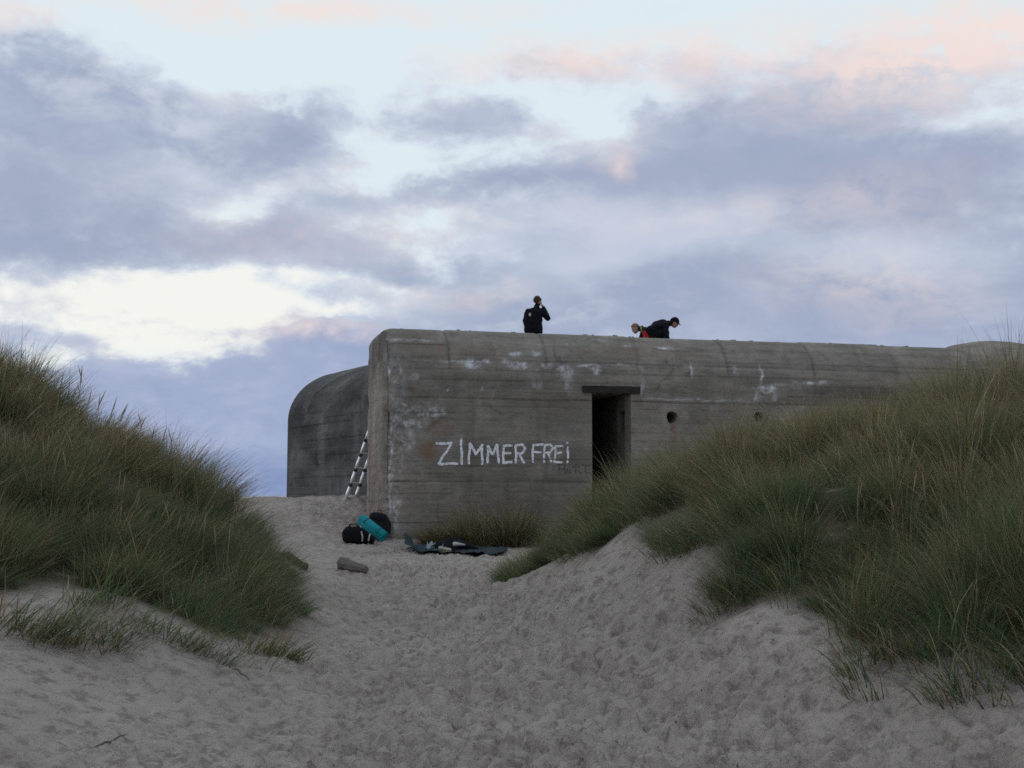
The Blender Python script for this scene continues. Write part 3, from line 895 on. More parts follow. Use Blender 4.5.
    for q in range(8):
        quad(wpos(RE * q / 8, INSET - .05, Z_TOP - .004), wpos(RE * (q + 1) / 8, INSET - .05, Z_TOP - .004), wpos(RE * (q + 1) / 8, T_END, Z_TOP - .004), wpos(RE * q / 8, T_END, Z_TOP - .004))
    quad(wpos(RE, INSET - .02, Z_TOP - .004), wpos(W_LEN, INSET - .02, Z_TOP - .004), wpos(W_LEN, T_END, Z_TOP - .004), wpos(RE, T_END, Z_TOP - .004))
    quad(wpos(S2, T_END, Z_TOP - .004), wpos(W_LEN, T_END, Z_TOP - .004), wpos(W_LEN, TB, Z_TOP - .004), wpos(S3, TB, Z_TOP - .004))
    # doorway: passage with a niche in its right jamb
    TD = 3.2
    zf = -0.4
    quad(wpos(D_L, 0, zf), wpos(D_L, 0, Z_LINT), wpos(D_L, TD, Z_LINT), wpos(D_L, TD, zf))
    quad(wpos(D_L, 0, Z_LINT), wpos(D_R, 0, Z_LINT), wpos(D_R, TD, Z_LINT), wpos(D_L, TD, Z_LINT))
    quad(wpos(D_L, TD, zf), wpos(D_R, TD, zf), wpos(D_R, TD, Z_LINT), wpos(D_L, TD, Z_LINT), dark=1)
    # the right jamb is splayed: wide at the front, then a passage; a niche is let into the splay
    TS, DS = 0.45, 0.15
    jr = lambda t, z, e=0.0: wpos(D_R - DS * min(1, t / TS) + e, t, z)
    nt0, nt1 = 0.20, 0.40
    nz0, nz1 = wall(620, 433, 0.5)[1], wall(620, 412, 0.5)[1]
    tb, zb_ = [0, nt0, nt1, TS, TD], [zf, nz0, nz1, Z_LINT]
    for i in range(4):
        for j in range(3):
            if (i, j) != (1, 1):
                quad(jr(tb[i], zb_[j]), jr(tb[i + 1], zb_[j]), jr(tb[i + 1], zb_[j + 1]), jr(tb[i], zb_[j + 1]), dark=1.0 if i else 0.5)  # interior shade put into the colour of jamb, passage and niche
    q8 = [jr(t, z, e) for e in (0, 0.4) for (t, z) in ((nt0, nz0), (nt1, nz0), (nt1, nz1), (nt0, nz1))]
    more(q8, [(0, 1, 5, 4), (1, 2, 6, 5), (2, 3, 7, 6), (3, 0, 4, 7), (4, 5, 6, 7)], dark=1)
    V = np.concatenate(V)
    # the upper edge of the end wall is rounded off too
    lu = (V - WA) @ WU
    a_ = RE - lu; b_ = V[:, 2] - (Z_TOP - RE)
    rel = (lu < RE) & (V[:, 2] > Z_TOP - RE) & (a_ > 0) & (b_ > 0)
    k_ = np.where(rel, np.maximum(a_, b_) / np.maximum(np.hypot(a_, b_), 1e-6), 1.0)
    V = V + WU * (a_ * (1 - k_) * rel)[:, None] - np.array([0, 0, 1.0]) * (b_ * (1 - k_) * rel)[:, None]
    V = V - BOFF
    ngon = Fx
    me_faces = [tuple(f) for f in F.tolist()] + [tuple(f) for f in ngon]
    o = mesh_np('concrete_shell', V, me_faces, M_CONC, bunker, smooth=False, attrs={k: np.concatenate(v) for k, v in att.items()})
    o['label'] = 'board marked grey concrete walls with rounded roof edge'
    return o


shell = build_shell()


def wall_r(u, z):
    """how far the finished wall stands proud at a point"""
    u = np.array([u], float); z = np.array([z], float)
    return float(relief(u, z, np.zeros(1))[0][0])


def ribbon(pts, w, lift, seed, name, mat, jitter=0.25, label=None):
    """brush strokes that follow the wall's relief, a few mm in front of it; pts = list of polylines in (u, z)"""
    V, F = [], []
    r = random.Random(seed)
    for line in pts:
        P = [np.array(p) for p in line]
        seg = [np.linalg.norm(P[i + 1] - P[i]) for i in range(len(P) - 1)]
        for i in range(len(P) - 1):
            n = max(2, int(seg[i] / 0.02))
            d = (P[i + 1] - P[i]) / max(seg[i], 1e-6); nrm = np.array([-d[1], d[0]])
            ph = r.uniform(0, 9)
            base = len(V)
            for k in range(n + 1):
                f = k / n
                wob = 0.006 * math.sin(ph + f * seg[i] * 18)
                c = P[i] + d * seg[i] * f + nrm * wob
                ww = w * (1 + jitter * (vnoise(np.array([f * seg[i] / 0.05 + ph]), np.array([seed * 1.3]), 3)[0])) * (0.72 if k in (0, n) else 1.0)
                ext = (-w * 0.30 if k == 0 else (w * 0.30 if k == n else 0))
                for s in (-0.5, 0, 0.5):
                    q = c + nrm * ww * s + d * ext
                    V.append(wpos(q[0], -wall_r(q[0], q[1]) - lift - (0.0006 * i), q[1]))
            for k in range(n):
                for s in range(2):
                    a = base + k * 3 + s
                    F.append((a, a + 1, a + 4, a + 3))
    o = mesh_np(name, np.array(V) - BOFF, F, mat, bunker, smooth=False)
    if label:
        o['label'] = label
    return o


def paint_material(name, col, thin):
    m = bpy.data.materials.new(name); m.use_nodes = True
    nt = m.node_tree; N, L = nt.nodes, nt.links
    b = N['Principled BSDF']; b.inputs['Roughness'].default_value = 0.8
    tcn = N.new('ShaderNodeTexCoord')
    n1 = N.new('ShaderNodeTexNoise'); n1.inputs['Scale'].default_value = 30; n1.inputs['Detail'].default_value = 5
    n2 = N.new('ShaderNodeTexNoise'); n2.inputs['Scale'].default_value = 7; n2.inputs['Detail'].default_value = 3
    L.new(tcn.outputs['Object'], n1.inputs['Vector']); L.new(tcn.outputs['Object'], n2.inputs['Vector'])
    r = N.new('ShaderNodeMapRange'); L.new(n1.outputs['Fac'], r.inputs[0]); r.inputs[1].default_value = thin; r.inputs[2].default_value = thin + 0.14
    mx = N.new('ShaderNodeMix'); mx.data_type = 'RGBA'; L.new(n2.outputs['Fac'], mx.inputs[0])
    mx.inputs[6].default_value = (*[c * 0.8 for c in col], 1); mx.inputs[7].default_value = (*[c * 1.08 for c in col], 1)
    m2 = N.new('ShaderNodeMix'); m2.data_type = 'RGBA'; L.new(r.outputs[0], m2.inputs[0])
    m2.inputs[6].default_value = (0.30, 0.30, 0.30, 1) if col[0] > 0.3 else (0.15, 0.145, 0.135, 1)
    L.new(mx.outputs[2], m2.inputs[7])
    L.new(m2.outputs[2], b.inputs['Base Color'])
    return m


M_PAINT = paint_material('white_wall_paint', (0.80, 0.80, 0.86), 0.36)
M_SCRAWL = paint_material('black_scrawl', (0.045, 0.045, 0.045), 0.39)
ZK = 5.69
LETTERS = [
    ('Z', [[(93, 134), (180, 132), (104, 250), (212, 248)]]),
    ('I', [[(233, 104), (238, 250)]]),
    ('M', [[(277, 248), (283, 132), (320, 195), (353, 140), (352, 252)]]),
    ('M', [[(385, 243), (385, 148), (412, 195), (440, 140), (446, 243)]]),
    ('E', [[(522, 146), (475, 148), (472, 245), (523, 240)], [(473, 192), (515, 188)]]),
    ('R', [[(545, 243), (545, 145), (577, 138), (598, 160), (580, 188), (548, 190)], [(563, 190), (592, 243)]]),
    ('F', [[(640, 241), (643, 140), (699, 140)], [(642, 184), (687, 183)]]),
    ('R', [[(705, 240), (708, 142), (741, 138), (756, 156), (742, 182), (708, 187)], [(725, 187), (750, 238)]]),
    ('E', [[(811, 150), (770, 150), (766, 240), (807, 239)], [(768, 188), (804, 185)]]),
    ('I', [[(841, 156), (840, 242)], [(835, 129), (839, 133)]]),
]


def zw(p):
    return wall(420 + p[0] / ZK, 420 + p[1] / ZK)


for n, (ch_, lines) in enumerate(LETTERS):
    ribbon([[zw(p) for p in ln] for ln in lines], 0.050 if n < 6 else 0.045, 0.0035, n + 3, 'painted_letter', M_PAINT,
           label='white painted capital letter %s' % ch_)
SCRAWL = [[(790, 302), (790, 252), (822, 250), (825, 306)], [(790, 277), (823, 277)], [(838, 276), (840, 302), (856, 301), (856, 276)], [(866, 265), (908, 264)], [(886, 248), (888, 302)],
          [(905, 282), (906, 302), (926, 301)], [(940, 254), (944, 302), (972, 301)], [(950, 262), (966, 262)], [(915, 256), (932, 256)]]
ribbon([[zw(p) for p in ln] for ln in SCRAWL], 0.022, 0.0035, 40, 'scrawled_writing', M_SCRAWL, label='thin dark scrawl below the white letters')

# rusty steel lintel over the doorway
M_RUST = mat_simple('rusty_steel', (0.034, 0.028, 0.026), 0.85, 0.45, 9.0, 0.6, 40)


def box_w(u0, u1, t0, t1, z0, z1, jit=0.0, nseg=1, seed=0):
    """box on the wall; nseg cuts along u so that its edges can be uneven"""
    r = random.Random(seed)
    V, F = [], []
    for k in range(nseg + 1):
        u = u0 + (u1 - u0) * k / nseg
        j = [r.uniform(-jit, jit) for _ in range(6)]
        V += [wpos(u, t0 + j[0], z0 + j[1]), wpos(u, t1, z0 + j[1]), wpos(u, t1, z1 + j[2]), wpos(u, t0 + j[3], z1 + j[2])]
    for k in range(nseg):
        a = k * 4
        for q in range(4):
            F.append((a + q, a + (q + 1) % 4, a + 4 + (q + 1) % 4, a + 4 + q))
    F.append((0, 3, 2, 1)); e = nseg * 4; F.append((e, e + 1, e + 2, e + 3))
    return V, F


l0, l1 = wall(582.5, 390)[0], wall(639.5, 390)[0]
lv, lf = box_w(l0, l1, -0.05, 0.25, Z_LINT + 0.003, wall(600, 386)[1], 0.006, 12, 3)
o = mesh_np('lintel', np.array(lv) - BOFF, lf, M_RUST, bunker, smooth=False)
o['label'] = 'rusty dark steel beam over the doorway'

# ragged bits of concrete and rebar along the roof edge
V, F = [], []
rr = random.Random(8)
for px in [402, 458, 466, 476, 492, 516, 556, 578, 583, 597, 612, 629, 716, 738, 752, 781, 808, 821, 836, 866, 880, 905]:
    u, z = wall(px, 330 + (px - 400) * 0.0345, INSET)
    n = rr.choice([1, 2, 2, 3])
    for _ in range(n):
        uu = u + rr.uniform(-0.12, 0.12); tt = INSET + rr.uniform(-0.02, 0.15)
        hx, hy, hz = rr.uniform(0.02, 0.07), rr.uniform(0.02, 0.06), rr.uniform(0.015, 0.04)
        a = len(V)
        for sz in (-0.6, 1):
            for (sx, sy) in ((-1, -1), (1, -1), (1, 1), (-1, 1)):
                k = 1.0 if sz < 0 else rr.uniform(0.4, 0.9)
                V.append(wpos(uu + sx * hx * k, tt + sy * hy * k, Z_TOP + sz * hz * rr.uniform(0.7, 1.2)))
        F += [(a, a + 3, a + 2, a + 1), (a + 4, a + 5, a + 6, a + 7)] + [(a + q, a + (q + 1) % 4, a + 4 + (q + 1) % 4, a + 4 + q) for q in range(4)]
o = mesh_np('roof_rubble', np.array(V) - BOFF, F, M_CONC, bunker, smooth=False)
o['kind'] = 'stuff'

# low rounded concrete cupola on the roof at the far right
cu, ct = wall(988, 345, 5.5)[0], 5.5
zt = wall(985, 342.5, ct)[1]
nA, nR = 56, 18
V, F = [], []
for i in range(nR + 1):
    th = math.pi / 2 * i / nR
    for k in range(nA):
        a = 2 * math.pi * k / nA
        rad = 1.55 * math.cos(th) ** 0.75 if i < nR else 0.0
        rad *= 1 + 0.05 * math.sin(2 * a + 0.6) + 0.02 * math.sin(5 * a)
        hh = (zt - Z_TOP + 0.05) * math.sin(th) ** 0.9 - 0.05 + 0.02 * math.sin(3 * a + i)* math.cos(th)
        V.append(wpos(cu + rad * math.cos(a) * 1.15, ct + rad * math.sin(a), Z_TOP + hh))
for i in range(nR):
    for k in range(nA):
        F.append((i * nA + k, i * nA + (k + 1) % nA, (i + 1) * nA + (k + 1) % nA, (i + 1) * nA + k))
o = mesh_np('roof_cupola', np.array(V) - BOFF, F, M_CONC, bunker)

# ------------------------------------------------------------------ the dark rounded block behind
def build_rear_block():
    zt = at(368, 366, 31.0)[2] + 0.33
    p0 = at(376, 440, 30.4)[:2]; p1 = at(287.5, 440, 36.3)[:2]
    d = (p1 - p0) / np.linalg.norm(p1 - p0)
    n = np.array([-d[1], d[0]]); n = n if n[1] > 0 else -n      # to the back
    p0 = p0 - d * 3.2
    poly = [p0, p1, p1 + n * 9.0, p0 + n * 9.0]
    root = empty('bunker_block', (*(0.5 * (poly[0] + poly[2])), 1.2))
    tag(root, 'dark rounded concrete block standing behind the ladder, left of the lettered wall', 'bunker block')
    off = np.array(root.location)
    R = 1.45
    th = np.linspace(0, math.pi / 2, 40)[1:]
    zw_ = axis([(-0.2, zt - R, 0.04)])
    rows = [(z, 0.0, z) for z in zw_] + [(zt - R + R * math.sin(t), 1.25 * (1 - math.cos(t)), zt - R + 2.1 * t / 1.57) for t in th]
    Pn = len(poly)
    # edge normals (outwards) and the corner points for each inset
    cen = sum(poly) / 4
    edges = []
    for i in range(Pn):
        a, b = poly[i], poly[(i + 1) % Pn]
        e = (b - a) / np.linalg.norm(b - a); m_ = np.array([e[1], -e[0]])
        if m_ @ (a - cen) < 0: m_ = -m_
        edges.append((a, e, m_))
    counts = [int(np.linalg.norm(poly[(i + 1) % Pn] - poly[i]) / (0.06 if i < 2 else 0.4)) for i in range(Pn)]
    V, tone, groove = [], [], []
    for (z, ins, s) in rows:
        cs = []
        for i in range(Pn):
            (a1, e1, m1), (a2, e2, m2) = edges[i - 1], edges[i]
            A = np.array([m1, m2]); rhs = np.array([m1 @ a1 - ins, m2 @ a2 - ins])
            cs.append(np.linalg.solve(A, rhs))
        arc = max(0.0, (z - (zt - R)) / R)
        for i in range(Pn):
            a, b = cs[i], cs[(i + 1) % Pn]
            m_ = edges[i][2]
            k = np.arange(counts[i]) / counts[i]
            pt = a + np.outer(k, (b - a))
            u = k * np.linalg.norm(poly[(i + 1) % Pn] - poly[i]) + 37 * i
            r, t_, g_ = boards(u * 0.9 + 20, np.full_like(u, s * 0.83 + 0.3))
            r = r * 1.4 + 0.03 * fbm(u / 0.8, np.full_like(u, s / 0.6), 3, 6)
            ed = np.minimum(k, 1 - k) * counts[i]
            r = r * sstep(ed, 0, 3)
            V.append(np.c_[pt + np.outer(r * (1 - arc * 0.5), m_), np.full(len(k), z) + r * arc * 0.5]); tone.append(t_); groove.append(g_)
    V = np.concatenate(V)
    m = sum(counts); nr = len(rows)
    idx = np.arange(m * nr).reshape(nr, m)
    F = np.stack([idx[:-1], np.roll(idx, -1, 1)[:-1], np.roll(idx, -1, 1)[1:], idx[1:]], -1).reshape(-1, 4)
    faces = [tuple(f) for f in F.tolist()] + [tuple(idx[-1])]
    z0 = np.zeros(len(V))
    # round the vertical corner a little
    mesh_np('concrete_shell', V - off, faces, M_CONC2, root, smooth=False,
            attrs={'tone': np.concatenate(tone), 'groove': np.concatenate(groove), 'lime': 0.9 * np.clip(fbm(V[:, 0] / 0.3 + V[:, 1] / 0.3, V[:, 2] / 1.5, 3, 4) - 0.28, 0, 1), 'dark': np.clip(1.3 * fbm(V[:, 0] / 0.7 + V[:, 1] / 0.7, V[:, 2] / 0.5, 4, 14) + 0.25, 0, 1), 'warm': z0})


build_rear_block()

# ------------------------------------------------------------------ marram grass
def grass_material():
    m = bpy.data.materials.new('marram_blades'); m.use_nodes = True
    nt = m.node_tree; N, L = nt.nodes, nt.links
    N.clear()
    a = N.new('ShaderNodeAttribute'); a.attribute_name = 'Col'
    d = N.new('ShaderNodeBsdfPrincipled'); d.inputs['Roughness'].default_value = 0.6
    d.inputs['Specular IOR Level'].default_value = 0.25
    t = N.new('ShaderNodeBsdfTranslucent')
    L.new(a.outputs['Color'], d.inputs['Base Color']); L.new(a.outputs['Color'], t.inputs['Color'])
    mx = N.new('ShaderNodeMixShader'); mx.inputs[0].default_value = 0.40
    L.new(d.outputs[0], mx.inputs[1]); L.new(t.outputs[0], mx.inputs[2])
    o = N.new('ShaderNodeOutputMaterial'); L.new(mx.outputs[0], o.inputs[0])
    return m


M_GRASS = grass_material()
GREEN = np.array([[0.088, 0.156, 0.080], [0.112, 0.172, 0.070], [0.076, 0.150, 0.094], [0.155, 0.180, 0.070]])
STRAW = np.array([[0.34, 0.265, 0.145], [0.25, 0.185, 0.100], [0.50, 0.415, 0.265], [0.16, 0.115, 0.065]])


def blades(tx, ty, tz, nb, length, spread, lean, rg, dead=0.3, width=0.0052, droop=1.0, seg=4):
    """arrays for the blades of many tufts. tx.. are per tuft; nb, length, dead may be arrays; lean = (n,2) sideways push"""
    T = len(tx)
    nb = np.broadcast_to(nb, T).astype(int)
    ti = np.repeat(np.arange(T), nb)
    n = len(ti)
    length = np.broadcast_to(length, T)[ti]; dead = np.broadcast_to(dead, T)[ti]; spread = np.broadcast_to(spread, T)[ti]
    lean = np.broadcast_to(lean, (T, 2))[ti]; droop = np.broadcast_to(droop, T)[ti]
    az = rg.uniform(0, 2 * np.pi, n)
    rad = 0.10 * np.sqrt(rg.random(n)) * (0.5 + spread)
    root = np.c_[tx[ti] + rad * np.cos(az), ty[ti] + rad * np.sin(az), tz[ti] - 0.03]
    L = length * rg.uniform(0.4, 1.15, n) * np.where(rg.random(n) < 0.05, 1.2, 1.0)
    tilt = np.abs(rg.normal(0, 0.44, n)) * (0.6 + spread)
    out = np.c_[np.cos(az), np.sin(az)] * np.sin(tilt)[:, None] + lean * rg.uniform(0.5, 1.3, n)[:, None]
    stray = rg.random(n) < 0.10
    out = np.where(stray[:, None], out * 0.4 + rg.normal(0, 0.75, (n, 2)), out)
    d0 = np.c_[out * 0.55, np.ones(n)]
    d0 /= np.linalg.norm(d0, axis=1)[:, None]
    bend = np.c_[out * 1.9 + rg.normal(0, 0.22, (n, 2)), -0.42 * droop * rg.uniform(0.3, 2.0, n)]
    side = np.c_[-np.sin(az + rg.normal(0, 0.8, n)), np.cos(az + rg.normal(0, 0.8, n)), np.zeros(n)]
    side /= np.linalg.norm(side, axis=1)[:, None]
    isdead = rg.random(n) < np.where(stray, dead + 0.35, dead)
    g = GREEN[rg.integers(0, len(GREEN), n)] * rg.uniform(0.7, 1.25, (n, 1))
    s = STRAW[rg.integers(0, len(STRAW), n)] * rg.uniform(0.7, 1.15, (n, 1))
    ca = np.where(isdead[:, None], s, g)
    basec = STRAW[3] * 0.9
    W = width * rg.uniform(0.6, 1.3, n) * np.where(isdead & (rg.random(n) < 0.2), 1.7, 1.0)
    pts, cols = [], []
    p = root.copy(); dcur = d0
    fr = np.linspace(0, 1, seg + 1)
    for k in range(seg + 1):
        w = W * (1 - fr[k]) ** 0.7 * (0.8 if k == 0 else 1.0)
        c = ca * (0.9 + 0.2 * fr[k])
        if k == 0: c = 0.5 * c + 0.5 * basec
        tipm = (fr[k] > 0.7) * 0.35
        c = c * (1 - tipm) + STRAW[1] * 1.0 * tipm
        if k < seg:
            pts.append(p - side * w[:, None]); pts.append(p + side * w[:, None]); cols += [c, c]
        else:
            pts.append(p.copy()); cols.append(c)
        dcur = dcur + bend * (1.0 / seg) * (0.35 + fr[k])
        dn = dcur / np.linalg.norm(dcur, axis=1)[:, None]
        p = p + dn * (L / seg)[:, None]
    m = 2 * seg + 1
    V = np.stack(pts, 1).reshape(-1, 3); C = np.stack(cols, 1).reshape(-1, 3)
    tri = []
    for k in range(seg - 1):
        a = 2 * k
        tri += [(a, a + 1, a + 3), (a, a + 3, a + 2)]
    a = 2 * (seg - 1)
    tri.append((a, a + 1, a + 2))
    tri = np.array(tri)
    F = (np.arange(n)[:, None, None] * m + tri[None]).reshape(-1, 3)
    return V, C, F


def scatter(poly, n, rg, soft=0.35, front=None):
    P = np.array(poly); lo, hi = P.min(0), P.max(0)
    out = []
    while sum(len(o) for o in out) < n:
        q = lo + (hi - lo) * rg.random((n * 3, 2))
        d = poly_dist(q[:, 0], q[:, 1], P) + 0.55 * vnoise(q[:, 0] / 0.7, q[:, 1] / 0.7, 88)
        clump = vnoise(q[:, 0] / 0.55, q[:, 1] / 0.55, 63) + 0.5
        k = (d + soft * (rg.random(len(d)) - 0.6) > 0) & (rg.random(len(d)) < 0.25 + 0.9 * clump)
        # nothing grows where the camera could never see it: behind the crest, far to the sides
        q = q[k]
        if front is not None:
            q = q[front(q[:, 0], q[:, 1])]
        out.append(q)
    return np.concatenate(out)[:n]


def dune_grass(name, poly, n, rg, wind, front, label, hts=(0.52, 0.84), dead0=0.19):
    q = scatter(poly, n, rg, front=front)
    x, y = q[:, 0], q[:, 1]
    # tussocks: every tuft belongs to the nearest one and shares its length, colour and lean
    tq = scatter(poly, int(n / 17), rg, front=front)
    d2 = (x[:, None] - tq[None, :, 0]) ** 2 + (y[:, None] - tq[None, :, 1]) ** 2
    ti = d2.argmin(1); td = np.sqrt(d2.min(1))
    # pull the tufts in towards their tussock, which opens dark gaps between them
    pull = 0.40
    x = x + (tq[ti, 0] - x) * pull; y = y + (tq[ti, 1] - y) * pull
    outw = np.c_[x - tq[ti, 0], y - tq[ti, 1]] / (np.maximum(td, 0.05)[:, None] * (1 - pull)) * np.clip(td / 0.35, 0, 1.3)[:, None]
    tl = rg.uniform(0.62, 1.30, len(tq))[ti]; tlean = rg.normal(0, 0.34, (len(tq), 2))[ti]; tdead = rg.normal(0, 0.17, len(tq))[ti]
    d = poly_dist(x, y, poly)
    e = 0.15
    gx = (H(x + e, y) - H(x - e, y)) / (2 * e); gy = (H(x, y + e) - H(x, y - e)) / (2 * e)
    z = H(x, y)
    edge = 1 - sstep(d, 0.0, 0.8)
    big = vnoise(x / 0.9, y / 0.9, 21)
    lean = np.c_[-gx, -gy] * (0.3 + 0.9 * edge)[:, None] + np.array(wind) + tlean + outw * 0.42 + rg.normal(0, 0.10, (len(x), 2))
    ln = (hts[0] + (hts[1] - hts[0]) * (0.5 + big)) * (1 - 0.30 * edge) * tl * rg.uniform(0.85, 1.12, len(x)) * (1 - 0.25 * np.clip(td / 0.4, 0, 1))
    hi = sstep(z, 1.0, 2.0)
    dead = np.clip(dead0 + 0.20 * vnoise(x / 0.8, y / 0.8, 77) + 0.40 * hi + tdead + 0.06 * rg.normal(size=len(x)), 0.05, 0.9)
    dist = np.hypot(x, y)
    nb = (np.interp(dist, [6, 9, 13, 18], [64, 54, 40, 28]) * rg.uniform(0.6, 1.3, len(x))).astype(int)
    V, C, F = blades(x, y, z, nb, ln, 0.55 + 0.35 * edge, lean, rg, dead, width=np.interp(dist, [7, 12, 18], [0.0024, 0.0030, 0.0040])[np.repeat(np.arange(len(x)), nb)], droop=0.8 + 0.9 * edge)
    o = mesh_np(name, V, F, M_GRASS, smooth=False, attrs={'Col': C})
    tag(o, label, 'dune grass', 'marram grass on the two dunes', 'stuff')
    return o


rgL, rgR = np.random.default_rng(101), np.random.default_rng(202)
left_front = lambda x, y: (y < 15.6) & (x > -0.56 * y - 1.3)
grass_left = dune_grass('dune_grass', LEFT_POLY, 2750, rgL, (0.30, -0.05), left_front, 'green and straw marram grass covering the steep dune left of the path')
right_front = lambda x, y: (x < 0.54 * y + 1.2) & (y < 19.5) & (y < 15.5 + (2.6 - x) * 1.3)
grass_right = dune_grass('dune_grass', RIGHT_POLY, 3900, rgR, (-0.06, -0.02), right_front, 'tall marram grass covering the dune right of the path, in front of the doorway')


# seed heads that stand out of the grass: a few shapes, copied
M_STALK = mat_simple('straw_stalk', (0.26, 0.205, 0.130), 0.8, 0.25, 6)


def stalk_mesh(n, h, bend, head):
    V, F = [], []
    pts = []
    K = 12
    for k in range(K + 1):
        f = k / K
        pts.append(np.array([bend * f ** 2.1, 0.03 * math.sin(f * 3 + n), h * (f - 0.22 * abs(bend) * f ** 2.6)]))
    for k, p in enumerate(pts):
        f = k / K
        r = 0.0020 * (1 - 0.4 * f)
        if f > 1 - head:
            g = (f - (1 - head)) / head
            r = 0.0058 * math.sin(math.pi * min(1, 0.08 + g * 0.95)) ** 0.6 + 0.001
        for q in range(5):
            a = 2 * math.pi * q / 5
            V.append((p[0] + r * math.cos(a), p[1] + r * math.sin(a), p[2]))
    for k in range(K):
        for q in range(5):
            F.append((k * 5 + q, k * 5 + (q + 1) % 5, k * 5 + 5 + (q + 1) % 5, k * 5 + 5 + q))
    F.append(tuple(range(K * 5, K * 5 + 5)))
    me = bpy.data.meshes.new('seed_stalk')
    me.from_pydata(V, [], F); me.materials.append(M_STALK)
    return me


STALKS = [stalk_mesh(k, *q) for k, q in enumerate([(0.95, 0.10, 0.22), (1.05, 0.22, 0.2), (0.9, 0.38, 0.22), (1.0, -0.12, 0.18), (0.85, 0.62, 0.25), (1.1, 0.05, 0.2)])]


def stalks(parent, spots, rg, lean):
    for (px, py, Y, k, sc) in spots:
        p = at(px, py, Y)
        g = float(H(p[0], Y))
        me = STALKS[k % len(STALKS)]
        top = max(v.co.z for v in me.vertices)
        s = max(0.45, min(1.1, (p[2] - g) / top)) if sc is None else sc
        o = bpy.data.objects.new('seed_stalk', me)
        COL.objects.link(o)
        ang = rg.uniform(-0.6, 0.6) + (math.pi if lean < 0 else 0)
        bx = [v.co for v in me.vertices if v.co.z >= top - 1e-4][0].x * s
        o.location = (p[0] - bx * math.cos(ang), Y - bx * math.sin(ang), g - 0.02)
        o.scale = (s, s, s)
        o.rotation_euler = (0, 0, ang)
        o.parent = parent


sl = []
for (px, py) in [(15, 350), (21, 348), (26, 347), (36, 352), (44, 361), (62, 367), (64, 370), (78, 363), (82, 363), (77, 380), (92, 387), (107, 388), (119, 395), (128, 401), (129, 402),
                 (146, 415), (147, 414), (155, 424), (167, 424), (168, 425), (176, 440), (190, 450), (200, 456), (210, 462), (222, 470), (232, 478), (52, 357), (100, 392), (138, 410), (7, 344)]:
    sl.append((px, py, rgL.uniform(12.0, 12.9), int(rgL.integers(0, 4)), None))
sl.append((110, 377, 11.6, 4, None)); sl.append((170, 455, 12.0, 4, None)); sl.append((45, 400, 11.4, 2, None)); sl.append((75, 415, 11.2, 4, None))
for _ in range(34):
    px = rgL.uniform(0, 240); sl.append((px, 385 + px * 0.55 + rgL.uniform(0, 130), 10.9, int(rgL.integers(0, 6)), 0.75))
stalks(grass_left, sl, rgL, 1)
sl = []
for (px, py, Y) in [(714, 372, 13.0), (728, 386, 13.2), (735, 400, 13.4), (955, 396, 10.5), (985, 400, 9.5), (1012, 440, 8.5), (990, 455, 8.2), (1020, 358, 11.2), (940, 372, 11.5), (905, 378, 12),
                    (860, 392, 12.4), (822, 398, 12.8), (795, 410, 12.6), (775, 400, 13), (680, 425, 14.4), (660, 440, 14.8), (700, 408, 13.8), (930, 480, 8.6), (870, 470, 9.2), (840, 500, 9.0), (1000, 500, 7.6), (975, 410, 10),
                    (752, 398, 13.3), (810, 392, 12.7), (880, 384, 12.2), (917, 372, 11.8), (965, 362, 11.5), (640, 452, 15.2), (1005, 352, 11.3), (890, 455, 9.5), (920, 440, 9.4)]:
    sl.append((px, py, Y, int(rgR.integers(0, 6)), None))
for _ in range(36):
    Yq = rgR.uniform(7.4, 13.0); px = rgR.uniform(700, 1024)
    if poly_dist(np.array([at(px, 500, Yq)[0]]), np.array([Yq]), RIGHT_POLY)[0] > 0.3:
        p_ = at(px, 500, Yq); sl.append((px, 500, Yq, int(rgR.integers(0, 6)), rgR.uniform(0.45, 0.72)))
stalks(grass_right, sl, rgR, -1)


def tuft(name, px, py, Y, n, length, nblades, lean, rg, label, group=None, dead=0.3, rad=0.15, cat='grass tuft', width=0.0042, xy=None):
    x0, y0 = xy if xy else hit(px, py)
    root_z = float(H(x0, y0))
    a = rg.uniform(0, 6.28, n); r = rad * np.sqrt(rg.random(n))
    tx = x0 + r * np.cos(a) * 1.4; ty = y0 + r * np.sin(a) * 0.8
    V, C, F = blades(tx, ty, H(tx, ty), nblades, length, 0.9, np.array([lean]), rg, dead, width=width, droop=1.4)
    o = mesh_np(name, V - np.array([x0, y0, root_z]), F, M_GRASS, smooth=False, attrs={'Col': C}, loc=(x0, y0, root_z))
    tag(o, label, cat, group)
    return o


GT = 'sparse grass tufts on the sand left of the path'
tuft('grass_tuft', 40, 640, 0, 8, 0.58, 30, (1.2, -0.55), rgL, 'drooping yellow green tuft on bare sand at the left edge, below the left dune', GT, 0.35, 0.30)
tuft('grass_tuft', 8, 628, 0, 5, 0.50, 30, (1.2, -0.4), rgL, 'low olive tuft cut by the left edge of the photo, on bare sand', GT, 0.4, 0.22)
tuft('grass_tuft', 95, 632, 0, 7, 0.38, 26, (1.1, -0.6), rgL, 'thin dark green tuft just below the grassy left dune, above the bare sand hollow', GT, 0.15, 0.22)
tuft('grass_tuft', 165, 636, 0, 9, 0.44, 24, (1.5, -0.5), rgL, 'flattened green tuft lying to the right in the middle of the left sand slope', GT, 0.2, 0.26)
tuft('grass_tuft', 272, 655, 0, 9, 0.40, 34, (1.0, -0.5), rgL, 'small yellowish tuft at the foot of the left dune beside the path', GT, 0.5, 0.16)
tuft('grass_tuft', 225, 660, 0, 8, 0.34, 18, (1.2, -0.6), rgL, 'wispy green sprigs lowest on the left sand slope', GT, 0.2, 0.3)
